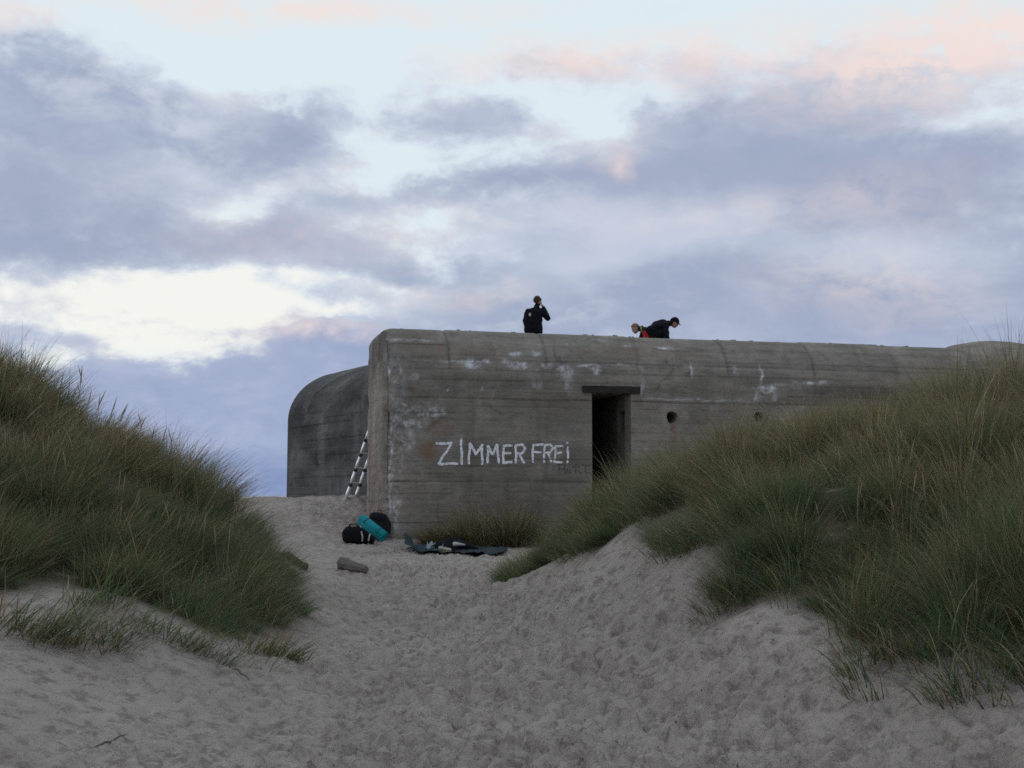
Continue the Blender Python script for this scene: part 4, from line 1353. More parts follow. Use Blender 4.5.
tuft('grass_tuft', 120, 608, 0, 9, 0.42, 28, (0.9, -0.8), rgL, 'short green tuft hanging over the sand lip under the left dune grass', GT, 0.2, 0.3)
tuft('grass_tuft', 690, 545, 0, 5, 0.34, 20, (-0.6, -0.4), rgR, 'thin dark sprigs on the bare crest of the sand spur right of the path', None, 0.4, 0.2)
tuft('grass_tuft', 888, 668, 0, 9, 0.42, 36, (-0.6, -0.7), rgR, 'dark tuft hanging over the sand at the foot of the right dune', None, 0.3, 0.2)
tuft('grass_tuft', 1008, 684, 0, 8, 0.50, 44, (-0.7, -0.5), rgR, 'yellow green tuft cut by the right edge, at the foot of the right dune', None, 0.35, 0.25)
# the clump at the foot of the bunker wall
bx, by = [float(v) for v in wpos(2.05, -0.55, 0)[:2]]
n_ = 62
aa = np.clip(np.r_[rgR.normal(-0.75, 0.12, 9), rgR.normal(-0.12, 0.16, 22), rgR.normal(0.52, 0.2, 31)], -1, 1)
tx = np.array([wpos(1.95 + 1.25 * a, -0.42 - 0.4 * rgR.random() * (1 - a * a) - 0.05, 0)[0] for a in aa])
ty = np.array([wpos(1.95 + 1.25 * a, -0.42 - 0.4 * rgR.random() * (1 - a * a) - 0.05, 0)[1] for a in aa])
V, C, F = blades(tx, ty, H(tx, ty), 55, (0.72 + 0.50 * (1 - np.abs(aa - 0.25))) * rgR.uniform(0.7, 1.2, n_), 0.95, np.c_[-0.15 + 0.5 * aa + rgR.normal(0, 0.3, n_), -0.45 * np.ones(n_)], rgR, 0.58, width=0.0055, droop=1.8)
o = mesh_np('grass_clump', V - np.array([bx, by, H(bx, by)]), F, M_GRASS, smooth=False, attrs={'Col': C}, loc=(bx, by, float(H(bx, by))))
tag(o, 'straw brown drooping grass clump at the foot of the bunker wall, below the white letters', 'grass clump')

# ------------------------------------------------------------------ things by the bunker
def tube(V, F, pts, radii, n=10, caps=True):
    """a round bar through points, appended to V, F"""
    P = [np.array(p, float) for p in pts]
    base = len(V)
    up = np.array([0.13, 0.21, 0.97])
    for i, p in enumerate(P):
        d = P[min(i + 1, len(P) - 1)] - P[max(i - 1, 0)]
        d = d / (np.linalg.norm(d) + 1e-9)
        a = np.cross(d, up)
        if np.linalg.norm(a) < 1e-3: a = np.cross(d, np.array([1.0, 0, 0]))
        a = a / np.linalg.norm(a); b = np.cross(d, a)
        r = radii[i] if isinstance(radii, (list, tuple, np.ndarray)) else radii
        for k in range(n):
            t = 2 * math.pi * k / n
            V.append(p + r * (math.cos(t) * a + math.sin(t) * b))
    for i in range(len(P) - 1):
        for k in range(n):
            F.append((base + i * n + k, base + i * n + (k + 1) % n, base + (i + 1) * n + (k + 1) % n, base + (i + 1) * n + k))
    if caps:
        F.append(tuple(base + k for k in range(n))[::-1]); F.append(tuple(base + (len(P) - 1) * n + k for k in range(n)))


def put_tube(name, pts, radii, mat, parent=None, n=10, smooth=True):
    V, F = [], []
    tube(V, F, pts, radii, n)
    return mesh_np(name, np.array(V), F, mat, parent, smooth)


def pillow(name, size, mat, parent, seed, p=3.0, bulge=0.0, nu=40, nv=24, crease=0.03, loc=(0, 0, 0), rot=None):
    """a soft stuffed shape: a superellipsoid with folds and sag"""
    V, F = [], []
    sg = lambda x: np.sign(x) * abs(x) ** (2.0 / p)
    for j in range(nv + 1):
        v = -math.pi / 2 + math.pi * j / nv
        for i in range(nu):
            u = 2 * math.pi * i / nu
            q = np.array([sg(math.cos(v)) * sg(math.cos(u)), sg(math.cos(v)) * sg(math.sin(u)), sg(math.sin(v))])
            k = 1 + crease * (2 * fbm(q[0] * 2.2 + seed + q[1], q[2] * 2.6 + q[1] * 1.7, 4, seed)) + bulge * (1 - q[2] ** 2)
            V.append(q * k * np.array(size) * 0.5)
    for j in range(nv):
        for i in range(nu):
            F.append((j * nu + i, j * nu + (i + 1) % nu, (j + 1) * nu + (i + 1) % nu, (j + 1) * nu + i))
    V = np.array(V)
    if rot is not None:
        R = np.array(rot.to_3x3()) if hasattr(rot, 'to_3x3') else np.array(rot)
        V = V @ R.T
    V = V + np.array(loc)
    return mesh_np(name, V, F, mat, parent, True)


M_BLACK = mat_simple('black_nylon', (0.009, 0.009, 0.010), 0.95, 0.4, 12, 0.5, 120)
M_BLACK2 = mat_simple('charcoal_cloth', (0.012, 0.013, 0.016), 0.95, 0.4, 14, 0.5, 90)
M_STRAP = mat_simple('grey_webbing', (0.35, 0.34, 0.33), 0.7, 0.2, 30)
M_TEAL = mat_simple('teal_foam', (0.012, 0.215, 0.250), 0.75, 0.14, 9, 0.4, 90)
M_TEAL_D = mat_simple('dark_teal_foam', (0.012, 0.10, 0.125), 0.85, 0.2, 9)
M_ALU = mat_simple('aluminium', (0.88, 0.90, 0.93), 0.38, 0.05, 12, 0.0, 10, 0.6)
M_PLAST = mat_simple('black_plastic', (0.02, 0.02, 0.022), 0.6, 0.3, 10)
M_LOG = mat_simple('weathered_driftwood', (0.15, 0.132, 0.12), 0.95, 0.4, 9, 0.9, 35)
M_LOG2 = mat_simple('brown_driftwood', (0.085, 0.064, 0.050), 0.95, 0.45, 8, 0.9, 30)
M_TARP = mat_simple('grey_green_tarp', (0.032, 0.048, 0.055), 0.85, 0.3, 5, 0.4, 25)
M_TARP2 = mat_simple('pale_blue_cloth', (0.20, 0.25, 0.28), 0.8, 0.25, 9, 0.4, 40)
M_BEIGE = mat_simple('pale_beige_cloth', (0.36, 0.34, 0.27), 0.8, 0.2, 14, 0.4, 60)
M_WHITE = mat_simple('off_white_cloth', (0.40, 0.40, 0.39), 0.7, 0.15, 14, 0.3, 60)


def gp(px, py, dz=0.0, y0=15.0):
    x, y = hit(px, py, y0)
    return np.array([x, y, float(H(x, y)) + dz])


# black duffel bag lying on the sand
c0 = gp(356, 544)
duf = empty('duffel_bag', tuple(c0), math.radians(-6))
tag(duf, 'black soft duffel bag lying on the sand left of the teal roll', 'duffel bag')
pillow('bag_body', (0.56, 0.32, 0.34), M_BLACK, duf, 3, 3.4, 0.05, crease=0.07, loc=(-0.0, 0.12, 0.165))
pillow('end_pocket', (0.12, 0.24, 0.22), M_BLACK, duf, 9, 3.0, 0.05, 20, 14, 0.05, loc=(0.28, 0.10, 0.11))
for k, x in enumerate((0.13, 0.235)):
    pts = [(x + 0.012 * k, -0.045 + 0.01, 0.05), (x + 0.01, -0.065, 0.14), (x - 0.015, -0.05, 0.24), (x - 0.05, 0.04, 0.345), (x - 0.07, 0.14, 0.36)]
    if k == 1: pts = [(x + 0.02, -0.05, 0.06), (x + 0.035, -0.055, 0.14), (x + 0.05, -0.03, 0.22), (x + 0.04, 0.05, 0.31)]
    V, F = [], []
    for q in pts:
        V += [np.array(q) + np.array([-0.014, 0, 0]), np.array(q) + np.array([0.014, 0, 0])]
    for q in range(len(pts) - 1):
        F.append((2 * q, 2 * q + 1, 2 * q + 3, 2 * q + 2))
    s = mesh_np('strap', np.array(V), F, M_STRAP, duf, False)
    md = s.modifiers.new('thick', 'SOLIDIFY'); md.thickness = 0.006
put_tube('carry_handle', [(-0.16, 0.02, 0.30), (-0.12, 0.0, 0.375), (0.0, -0.01, 0.385), (0.06, 0.02, 0.31)], 0.012, M_BLACK, duf, 8)
put_tube('zip', [(-0.24, 0.13, 0.315), (-0.1, 0.13, 0.347), (0.1, 0.13, 0.347), (0.24, 0.13, 0.312)], 0.006, M_PLAST, duf, 6)

# black rucksack leaning behind the roll
c1 = gp(380, 541) + np.array([-0.02, 0.22, 0])
c1[2] = float(H(c1[0], c1[1]))
ruc = empty('rucksack', tuple(c1), math.radians(14))
tag(ruc, 'black rucksack propped upright against the corner of the bunker, behind the teal roll', 'rucksack')
tilt = Matrix.Rotation(math.radians(12), 3, 'Y') @ Matrix.Rotation(math.radians(-12), 3, 'X')
pillow('pack_body', (0.42, 0.30, 0.44), M_BLACK2, ruc, 5, 3.0, 0.06, crease=0.08, loc=(-0.02, 0.03, 0.22), rot=tilt)
pillow('pack_lid', (0.36, 0.30, 0.20), M_BLACK2, ruc, 7, 2.6, 0.06, 26, 14, 0.10, loc=(-0.03, 0.05, 0.41), rot=tilt)
pillow('front_pocket', (0.24, 0.10, 0.24), M_BLACK, ruc, 8, 3.0, 0.05, 22, 14, 0.06, loc=(-0.02, -0.11, 0.16), rot=tilt)
for s in (-1, 1):
    put_tube('shoulder_strap', [(0.09 * s, 0.15, 0.44), (0.12 * s, 0.21, 0.34), (0.13 * s, 0.21, 0.18), (0.12 * s, 0.16, 0.06)], 0.016, M_BLACK, ruc, 8)
put_tube('grab_loop', [(-0.06, 0.05, 0.52), (-0.05, 0.05, 0.565), (0.0, 0.05, 0.575), (0.02, 0.05, 0.52)], 0.008, M_BLACK, ruc, 8)
put_tube('loose_end', [(-0.10, 0.03, 0.50), (-0.12, 0.03, 0.55), (-0.10, 0.02, 0.58)], 0.006, M_BLACK, ruc, 6)

# teal sleeping mat, rolled
pA = at(361, 519.0, 22.45); pB = at(384.5, 537.0, 22.25)
mid = 0.5 * (pA + pB)
ax = (pB - pA); Lm = np.linalg.norm(ax); ax = ax / Lm
mat_root = empty('sleeping_mat', tuple(mid))
tag(mat_root, 'teal rolled sleeping mat leaning diagonally between the two black bags', 'sleeping mat')
u_ = np.cross(ax, np.array([0, 0, 1.0])); u_ /= np.linalg.norm(u_); v_ = np.cross(u_, ax)
# the roll: a spiral extruded along the axis
R0, turns, nS = 0.100, 5.0, 150
V, F = [], []
for side_ in (-0.5, 0.5):
    for k in range(nS + 1):
        f = k / nS
        r = 0.014 + (R0 - 0.014) * f
        t = 2 * math.pi * turns * f
        cc = ax * Lm * side_ + (math.cos(t) * u_ + math.sin(t) * v_) * r
        V.append(cc + ax * (0.012 * math.sin(3 * t) * side_))
for k in range(nS):
    F.append((k, k + 1, nS + 2 + k, nS + 1 + k))
o = mesh_np('foam_roll', np.array(V), F, M_TEAL, mat_root, True)
md = o.modifiers.new('thick', 'SOLIDIFY'); md.thickness = 0.014; md.offset = -1
V, F = [], []
tube(V, F, [ax * (-Lm * 0.485), ax * (Lm * 0.485)], R0 * 0.86, 24)
mesh_np('roll_core', np.array(V), F, M_TEAL_D, mat_root, True)
for f in (-0.28, 0.27):
    pts = [ax * Lm * f + (math.cos(t) * u_ + math.sin(t) * v_) * (R0 + 0.004) for t in np.linspace(0, 2 * math.pi, 29)]
    V, F = [], []
    for q in pts:
        V += [q - ax * 0.011, q + ax * 0.011]
    for q in range(len(pts) - 1):
        F.append((2 * q, 2 * q + 1, 2 * q + 3, 2 * q + 2))
    s = mesh_np('strap', np.array(V), F, M_TEAL_D, mat_root, True)
    md = s.modifiers.new('thick', 'SOLIDIFY'); md.thickness = 0.004

# telescopic ladder leaning into the corner behind the stub wall
fl = gp(345.5, 501, 0.03, 26)          # left foot
lad = empty('ladder', tuple(fl))
tag(lad, 'silver telescopic ladder leaning into the corner between the two concrete blocks', 'ladder')
rung_d = np.array([0.47, 0.883, 0.0]); rung_d /= np.linalg.norm(rung_d)
WID = 0.38
topz = at(368.5, 433, fl[1])
lean_d = np.array([topz[0] - fl[0], -0.10, topz[2] - fl[2]]); lean_d /= np.linalg.norm(lean_d)
fr_ = fl + rung_d * WID
dzr = float(H(fr_[0], fr_[1])) - fl[2]
LL = 2.75
SECT = 0.37
for s in (0, 1):
    b0 = rung_d * WID * s
    z = 0.0
    k = 0
    while z < LL:
        e = min(LL, z + SECT)
        r = 0.040 - 0.0022 * k
        put_tube('rail', [b0 + lean_d * z, b0 + lean_d * (e + 0.012)], r, M_ALU, lad, 12)
        put_tube('rail_collar', [b0 + lean_d * (e - 0.035), b0 + lean_d * (e + 0.03)], r + 0.009, M_PLAST, lad, 12)
        z = e; k += 1
    put_tube('foot', [b0 + lean_d * (-0.05), b0 + lean_d * 0.035], 0.047, M_WHITE, lad, 12)
k = 0
z = 0.05
while z < LL:
    c_ = lean_d * z
    n3 = np.cross(rung_d, lean_d)
    V = []
    for e in (0.0, WID):
        for (a, b) in ((-1, -1), (1, -1), (1, 1), (-1, 1)):
            V.append(c_ + rung_d * e + lean_d * 0.022 * a + n3 * 0.022 * b)
    F = [(0, 1, 5, 4), (1, 2, 6, 5), (2, 3, 7, 6), (3, 0, 4, 7), (0, 3, 2, 1), (4, 5, 6, 7)]
    mesh_np('rung', np.array(V), F, M_ALU, lad, False)
    z += SECT if k else SECT * 0.955
    k += 1


# driftwood
def log(name, pa, pb, ra, rb, mat, label, seed):
    c = 0.5 * (pa + pb)
    o_ = empty(name, tuple(c))
    V, F = [], []
    K, n = 26, 22
    d = pb - pa; Ld = np.linalg.norm(d); d = d / Ld
    a = np.cross(d, np.array([0, 0, 1.0])); a /= np.linalg.norm(a); b = np.cross(a, d)
    for k in range(K + 1):
        f = k / K
        r = ra + (rb - ra) * f ** 0.8
        if k == 0: r *= 0.86
        if k == K: r *= 0.8
        for q in range(n):
            t = 2 * math.pi * q / n
            rr_ = r * (1 + 0.28 * fbm(math.cos(t) * 1.2 + seed, f * 3.0 + math.sin(t) * 1.2, 4, seed)) + 0.006 * math.sin(9 * t + seed)
            V.append(pa + d * Ld * f + rr_ * (math.cos(t) * a + math.sin(t) * b) - c)
    for k in range(K):
        for q in range(n):
            F.append((k * n + q, k * n + (q + 1) % n, (k + 1) * n + (q + 1) % n, (k + 1) * n + q))
    F.append(tuple(range(n))[::-1]); F.append(tuple(K * n + q for q in range(n)))
    mesh_np('trunk', np.array(V), F, mat, o_, False)
    tag(o_, label, 'driftwood')
    return o_


g0 = gp(340, 570); g1 = gp(367, 573)
log('driftwood_log', np.array([g0[0], g0[1] + .1, g0[2] + 0.08]), np.array([g1[0], g1[1] - 0.05, g1[2] + 0.05]), 0.125, 0.055, M_LOG, 'short tapered grey driftwood stump lying on the open sand below the black bags', 4)
g0 = gp(280, 572); g1 = gp(311, 572)
l2 = log('driftwood_log', np.array([g0[0] - .3, g0[1] + .35, g0[2] + 0.05]), np.array([g1[0] - 0.05, g1[1] - 0.02, g1[2] + 0.045]), 0.075, 0.062, M_LOG2, 'brown driftwood log half buried at the end of the left grass dune', 13)
V, F = [], []
tube(V, F, [np.array([-0.25, 0.12, 0.02]), np.array([0.05, -0.02, 0.06]), np.array([0.32, -0.22, -0.07])], [0.07, 0.055, 0.03], 12)
mesh_np('branch', np.array(V), F, M_LOG2, l2, True)

# clothes and a ground sheet in front of the wall
sheet_root = empty('ground_sheet', tuple(gp(486, 551)))
tag(sheet_root, 'flat blue green ground sheet spread on the sand under the right dune grass', 'ground sheet')


def cloth(name, corners, mat, parent, seed, amp=0.03, nu=44, nv=26, lift=0.015, thick=0.006, curl=None):
    """a sheet lying on the sand: corners are four (x, y) going round; folds come from noise"""
    off = np.array(parent.location) if parent is not None else np.zeros(3)
    c = [np.array(q[:2], float) for q in corners]
    V = []
    for j in range(nv + 1):
        for i in range(nu + 1):
            a, b = i / nu, j / nv
            p = (c[0] * (1 - a) + c[1] * a) * (1 - b) + (c[3] * (1 - a) + c[2] * a) * b
            p = p + 0.035 * np.array([fbm(a * 4, b * 4 + seed, 2, seed), fbm(a * 4 + seed, b * 4, 2, seed + 3)])
            z = float(H(p[0], p[1])) + lift + amp * max(0, 0.35 + 1.6 * float(fbm(a * 5 + b * 2.5, b * 3.2 - a * 1.5 + seed, 4, seed)))
            if curl: z += curl(a, b)
            V.append(np.array([p[0], p[1], z]) - off)
    F = [(j * (nu + 1) + i, j * (nu + 1) + i + 1, (j + 1) * (nu + 1) + i + 1, (j + 1) * (nu + 1) + i) for j in range(nv) for i in range(nu)]
    o_ = mesh_np(name, np.array(V), F, mat, parent, True)
    md_ = o_.modifiers.new('thick', 'SOLIDIFY'); md_.thickness = thick
    return o_


q = [gp(455, 553.5), gp(503, 555), gp(508, 549.5), gp(458, 548)]
cloth('sheet', q, M_TARP, sheet_root, 4, 0.05)
tp_root = empty('tarpaulin', tuple(gp(420, 549)))
tag(tp_root, 'crumpled grey green tarpaulin with its left end curled up, in front of the bunker corner', 'tarpaulin')
q = [gp(405, 550.5), gp(445, 554), gp(446, 548), gp(404, 546)]
cloth('sheet', q, M_TARP, tp_root, 9, 0.07, curl=lambda a, b: 0.22 * max(0, 1 - a / 0.35) ** 1.5 * (0.6 + 0.4 * b))
cl_root = empty('crumpled_cloth', tuple(gp(435, 552)))
tag(cl_root, 'small pale blue crumpled cloth between the tarpaulin and the dark jacket', 'cloth')
cloth('cloth', [gp(426, 551.5), gp(442, 553), gp(443, 549), gp(428, 548)], M_TARP2, cl_root, 14, 0.08, 30, 18, 0.05)

# dark jacket dropped in a heap
jc = gp(452, 551)
jk = empty('jacket', tuple(jc))
tag(jk, 'dark jacket dropped in a heap on the sand under the straw coloured clump', 'jacket')
V, F = [], []
nu, nv = 60, 34
for j in range(nv + 1):
    for i in range(nu + 1):
        a, b = i / nu * 2 - 1, j / nv * 2 - 1
        rr_ = math.hypot(a, b) * (1 + 0.25 * float(fbm(a * 1.4 + 3, b * 1.4, 3, 6)))
        h = 0.20 * max(0, 1 - rr_ ** 2.2) * (0.75 + 1.1 * float(fbm(a * 2.2 + b, b * 2.4, 4, 8))) + 0.05 * abs(float(vnoise(np.array(a * 3 + b * 2), np.array(b * 3), 12)))
        x, y = a * 0.40, b * 0.30 + 0.08
        V.append((x, y, max(h, -0.02) + float(H(jc[0] + x, jc[1] + y)) - jc[2] - 0.015))
F = [(j * (nu + 1) + i, j * (nu + 1) + i + 1, (j + 1) * (nu + 1) + i + 1, (j + 1) * (nu + 1) + i) for j in range(nv) for i in range(nu)]
mesh_np('jacket_body', np.array(V), F, M_BLACK2, jk, True)
put_tube('sleeve', [(0.05, -0.02, 0.17), (0.2, -0.12, 0.14), (0.36, -0.10, 0.07), (0.46, 0.02, 0.04)], [0.07, 0.065, 0.055, 0.045], M_BLACK2, jk, 14)
put_tube('sleeve', [(-0.1, 0.0, 0.15), (-0.26, -0.1, 0.1), (-0.38, -0.06, 0.05)], [0.065, 0.06, 0.045], M_BLACK2, jk, 14)
put_tube('collar', [(0.0, 0.1, 0.2), (0.08, 0.04, 0.235), (0.17, 0.08, 0.22), (0.2, 0.16, 0.18)], 0.025, M_BLACK, jk, 10)


# a pair of pale shoes beside it
def shoe(loc, rz, mat, sole_mat, label, seed, roll=0.0):
    r_ = empty('shoe', tuple(loc), rz)
    r_.rotation_euler = (roll, 0, rz)
    tag(r_, label, 'shoe', 'shoes on the dropped clothes')
    r_.scale = (0.82, 0.82, 0.82)
    V, F = [], []
    K, n = 16, 16
    prof = [(0.0, 0.030, 0.05, 0.085), (0.08, 0.036, 0.055, 0.10), (0.2, 0.038, 0.05, 0.095), (0.35, 0.036, 0.045, 0.085), (0.5, 0.040, 0.035, 0.065), (0.7, 0.046, 0.03, 0.052), (0.88, 0.040, 0.025, 0.044), (1.0, 0.018, 0.016, 0.03)]
    for (f, w, c_, h) in prof:
        for q_ in range(n):
            t = 2 * math.pi * q_ / n
            V.append((f * 0.29 - 0.12, w * math.cos(t), h * 0.5 + h * 0.5 * math.sin(t) + 0.018))
    for k in range(len(prof) - 1):
        for q_ in range(n):
            F.append((k * n + q_, k * n + (q_ + 1) % n, (k + 1) * n + (q_ + 1) % n, (k + 1) * n + q_))
    F.append(tuple(range(n))[::-1]); F.append(tuple((len(prof) - 1) * n + q_ for q_ in range(n)))
    mesh_np('upper', np.array(V), F, mat, r_, True)
    V, F = [], []
    for z in (0.0, 0.022):
        for k in range(28):
            t = 2 * math.pi * k / 28
            V.append((0.15 * math.cos(t) + 0.022, (0.045 + 0.006 * math.cos(t)) * math.sin(t), z))
    F = [(k, (k + 1) % 28, 28 + (k + 1) % 28, 28 + k) for k in range(28)] + [tuple(range(28))[::-1], tuple(range(28, 56))]
    mesh_np('sole', np.array(V), F, sole_mat, r_, False)
    put_tube('lace', [(0.0, -0.03, 0.1), (0.03, 0.0, 0.11), (0.05, 0.03, 0.085), (0.08, -0.02, 0.085)], 0.004, M_WHITE, r_, 6)
    return r_


shoe(jc + np.array([-0.13, -0.28, 0.015]), math.radians(-14), M_BEIGE, M_BEIGE, 'pale beige shoe lying in front of the dark jacket', 1, math.radians(28))
shoe(jc + np.array([0.13, -0.22, 0.09]), math.radians(24), M_WHITE, M_PLAST, 'white shoe with a dark sole resting on the sleeve of the dark jacket', 2, math.radians(-22))


# rubble at the foot of the rear block, sticks and crumbs on the sand
def chunk(px, py, size, label, seed, y0=26, mat=None):
    p = gp(px, py, 0, y0)
    r_ = np.random.default_rng(seed)
    bm = bmesh.new(); bmesh.ops.create_icosphere(bm, subdivisions=3, radius=0.5)
    for v in bm.verts:
        q_ = np.array(v.co) * 2
        pl = [r_n @ q_ for r_n in PLN]
        k = 1 / max(max(pl), 0.75)
        k *= 1 + 0.12 * float(fbm(q_[0] * 2 + seed, q_[1] * 2 + q_[2], 3, seed))
        v.co = Vector(q_ * 0.5 * k * np.array(size))
    me = bpy.data.meshes.new('concrete_chunk'); bm.to_mesh(me); bm.free()
    me.materials.append(mat or M_CONC2)
    o_ = bpy.data.objects.new('concrete_chunk', me); COL.objects.link(o_)
    o_.location = (p[0], p[1], p[2] + size[2] * 0.22); o_.rotation_euler = (0.1, 0.2, seed * 1.3)
    tag(o_, label, 'concrete chunk', 'broken concrete at the foot of the rear block')
    return o_


_r = np.random.default_rng(3)
PLN = [v / np.linalg.norm(v) for v in _r.normal(size=(11, 3))]
chunk(338, 495, (0.9, 0.5, 0.38), 'larger dark concrete chunk against the rear block, left of the ladder foot', 2)
chunk(350, 491, (0.6, 0.4, 0.34), 'smaller dark concrete chunk against the rear block, directly behind the ladder', 5, 28)

M_TWIG = mat_simple('dark_twig', (0.10, 0.083, 0.068), 0.9, 0.4, 20)
for k, (pa, pb, bend, lab) in enumerate([((95, 750), (126, 737), -.004, 'thin dark twig lying lowest on the left sand slope'), ((232, 674), (250, 683), .02, 'dark broken root poking from the sand under the left dune'),
                                       
                                       ((664, 544), (690, 558), .03, 'long thin stem trailing down the crest of the sand spur')]):
    a = gp(*pa, 0.012, 5.0); b = gp(*pb, 0.012, 5.0)
    m_ = 0.5 * (a + b); m_[2] = float(H(m_[0], m_[1])) + bend + 0.01
    a[2] = max(a[2], Z_at(a[0], a[1]) + 0.006); b[2] = max(b[2], Z_at(b[0], b[1]) + 0.006)
    o = put_tube('twig', [a - m_, 0.5 * (a - m_) + np.array([0.01, 0.0, 0.012]), np.zeros(3), 0.5 * (b - m_) + np.array([0, 0.012, 0.008]), b - m_], [0.003, 0.006, 0.006, 0.005, 0.002], M_TWIG, None, 7)
    o.location = tuple(m_)
    tag(o, lab, 'twig')

# crumbs of weed, shell and stone
V, F = [], []
r_ = np.random.default_rng(17)
for _ in range(420):
    if r_.random() < 0.55:
        px, py = r_.uniform(380, 510), r_.uniform(546, 580)
    else:
        px, py = r_.uniform(230, 800), r_.uniform(575, 768)
    x, y = hit(px, py, 5.0)
    z = Z_at(x, y)
    s = r_.uniform(0.003, 0.012) * (1.5 if y > 15 else 0.8)
    a = len(V)
    for sgn in ((-1, -1, -.4), (1, -1, -.4), (1, 1, -.4), (-1, 1, -.4), (0.1, 0.1, .9)):
        V.append((x + s * sgn[0] * r_.uniform(.5, 1.5), y + s * sgn[1] * r_.uniform(.5, 1.5), z + s * sgn[2]))
    F += [(a, a + 1, a + 4), (a + 1, a + 2, a + 4), (a + 2, a + 3, a + 4), (a + 3, a, a + 4)]
o = mesh_np('debris', np.array(V), F, M_TWIG, None, False)
tag(o, 'dark crumbs of weed and stone strewn over the trodden sand', 'debris', None, 'stuff')

# ------------------------------------------------------------------ the three people on the roof
M_SKIN = mat_simple('skin', (0.36, 0.20, 0.15), 0.6, 0.12, 14)
M_JKT = mat_simple('black_jacket', (0.009, 0.010, 0.014), 0.95, 0.35, 8, 0.4, 40)
M_JKT2 = mat_simple('dark_teal_jacket', (0.010, 0.021, 0.028), 0.95, 0.35, 8, 0.4, 40)
M_RED = mat_simple('red_fabric', (0.36, 0.020, 0.022), 0.75, 0.25, 8, 0.3, 40)
M_TRS = mat_simple('dark_trousers', (0.020, 0.021, 0.026), 0.85, 0.3, 8, 0.4, 40)
M_SHOE = mat_simple('dark_shoes', (0.02, 0.018, 0.016), 0.7, 0.3, 8)
M_HAIR = mat_simple('brown_hair', (0.055, 0.038, 0.026), 0.8, 0.4, 40, 0.8, 90)
M_CAP = mat_simple('black_cap', (0.007, 0.008, 0.012), 0.95, 0.3, 14, 0.4, 60)
M_EYE = mat_simple('eye', (0.02, 0.018, 0.016), 0.3, 0.1, 10)
M_STUB = mat_simple('cropped_reddish_hair', (0.20, 0.115, 0.08), 0.85, 0.25, 50, 0.5, 120)
M_GOLD = mat_simple('pale_badge', (0.42, 0.40, 0.30), 0.7, 0.2, 20)
M_YEL = mat_simple('yellow_trim', (0.30, 0.27, 0.06), 0.7, 0.2, 20)


def capsule(V, F, p0, p1, r0, r1, n=14, flat=None):
    """closed tapered capsule; flat = (axis, factor) squeezes the section"""
    p0, p1 = np.array(p0, float), np.array(p1, float)
    d = p1 - p0; L = np.linalg.norm(d); d = d / max(L, 1e-6) if L > 1e-6 else np.array([0, 0, 1.0])
    a = np.cross(d, np.array([0.31, 0.11, 0.94])); a /= np.linalg.norm(a); b = np.cross(d, a)
    base = len(V); rings = 0
    for i in range(5):
        t = -math.pi / 2 + (math.pi / 2) * (i + 0.35) / 4.35
        c = p0 + d * r0 * math.sin(t); r = r0 * math.cos(t)
        for k in range(n):
            q = 2 * math.pi * k / n; V.append(c + r * (math.cos(q) * a + math.sin(q) * b))
        rings += 1
    for i in range(5):
        t = (math.pi / 2) * i / 4.35
        c = p1 + d * r1 * math.sin(t); r = r1 * math.cos(t)
        for k in range(n):
            q = 2 * math.pi * k / n; V.append(c + r * (math.cos(q) * a + math.sin(q) * b))
        rings += 1
    for i in range(rings - 1):
        for k in range(n):
            F.append((base + i * n + k, base + i * n + (k + 1) % n, base + (i + 1) * n + (k + 1) % n, base + (i + 1) * n + k))
    F.append(tuple(base + k for k in range(n))[::-1]); F.append(tuple(base + (rings - 1) * n + k for k in range(n)))


def ellip(V, F, c, R, rad, n=18, m=12):
    c = np.array(c, float); base = len(V)
    for j in range(1, m):
        t = -math.pi / 2 + math.pi * j / m
        for i in range(n):
            q = 2 * math.pi * i / n
            V.append(c + R @ (np.array([math.cos(t) * math.cos(q) * rad[0], math.cos(t) * math.sin(q) * rad[1], math.sin(t) * rad[2]])))
    for j in range(m - 2):
        for i in range(n):
            F.append((base + j * n + i, base + j * n + (i + 1) % n, base + (j + 1) * n + (i + 1) % n, base + (j + 1) * n + i))
    F.append(tuple(base + i for i in range(n))[::-1]); F.append(tuple(base + (m - 2) * n + i for i in range(n)))


def frame(fwd, up):
    """columns: right, forward, up"""
    f = np.array(fwd, float); f /= np.linalg.norm(f)
    u = np.array(up, float); u = u - f * (u @ f); u /= np.linalg.norm(u)
    return np.stack([np.cross(f, u), f, u], 1)


HS = 1.12


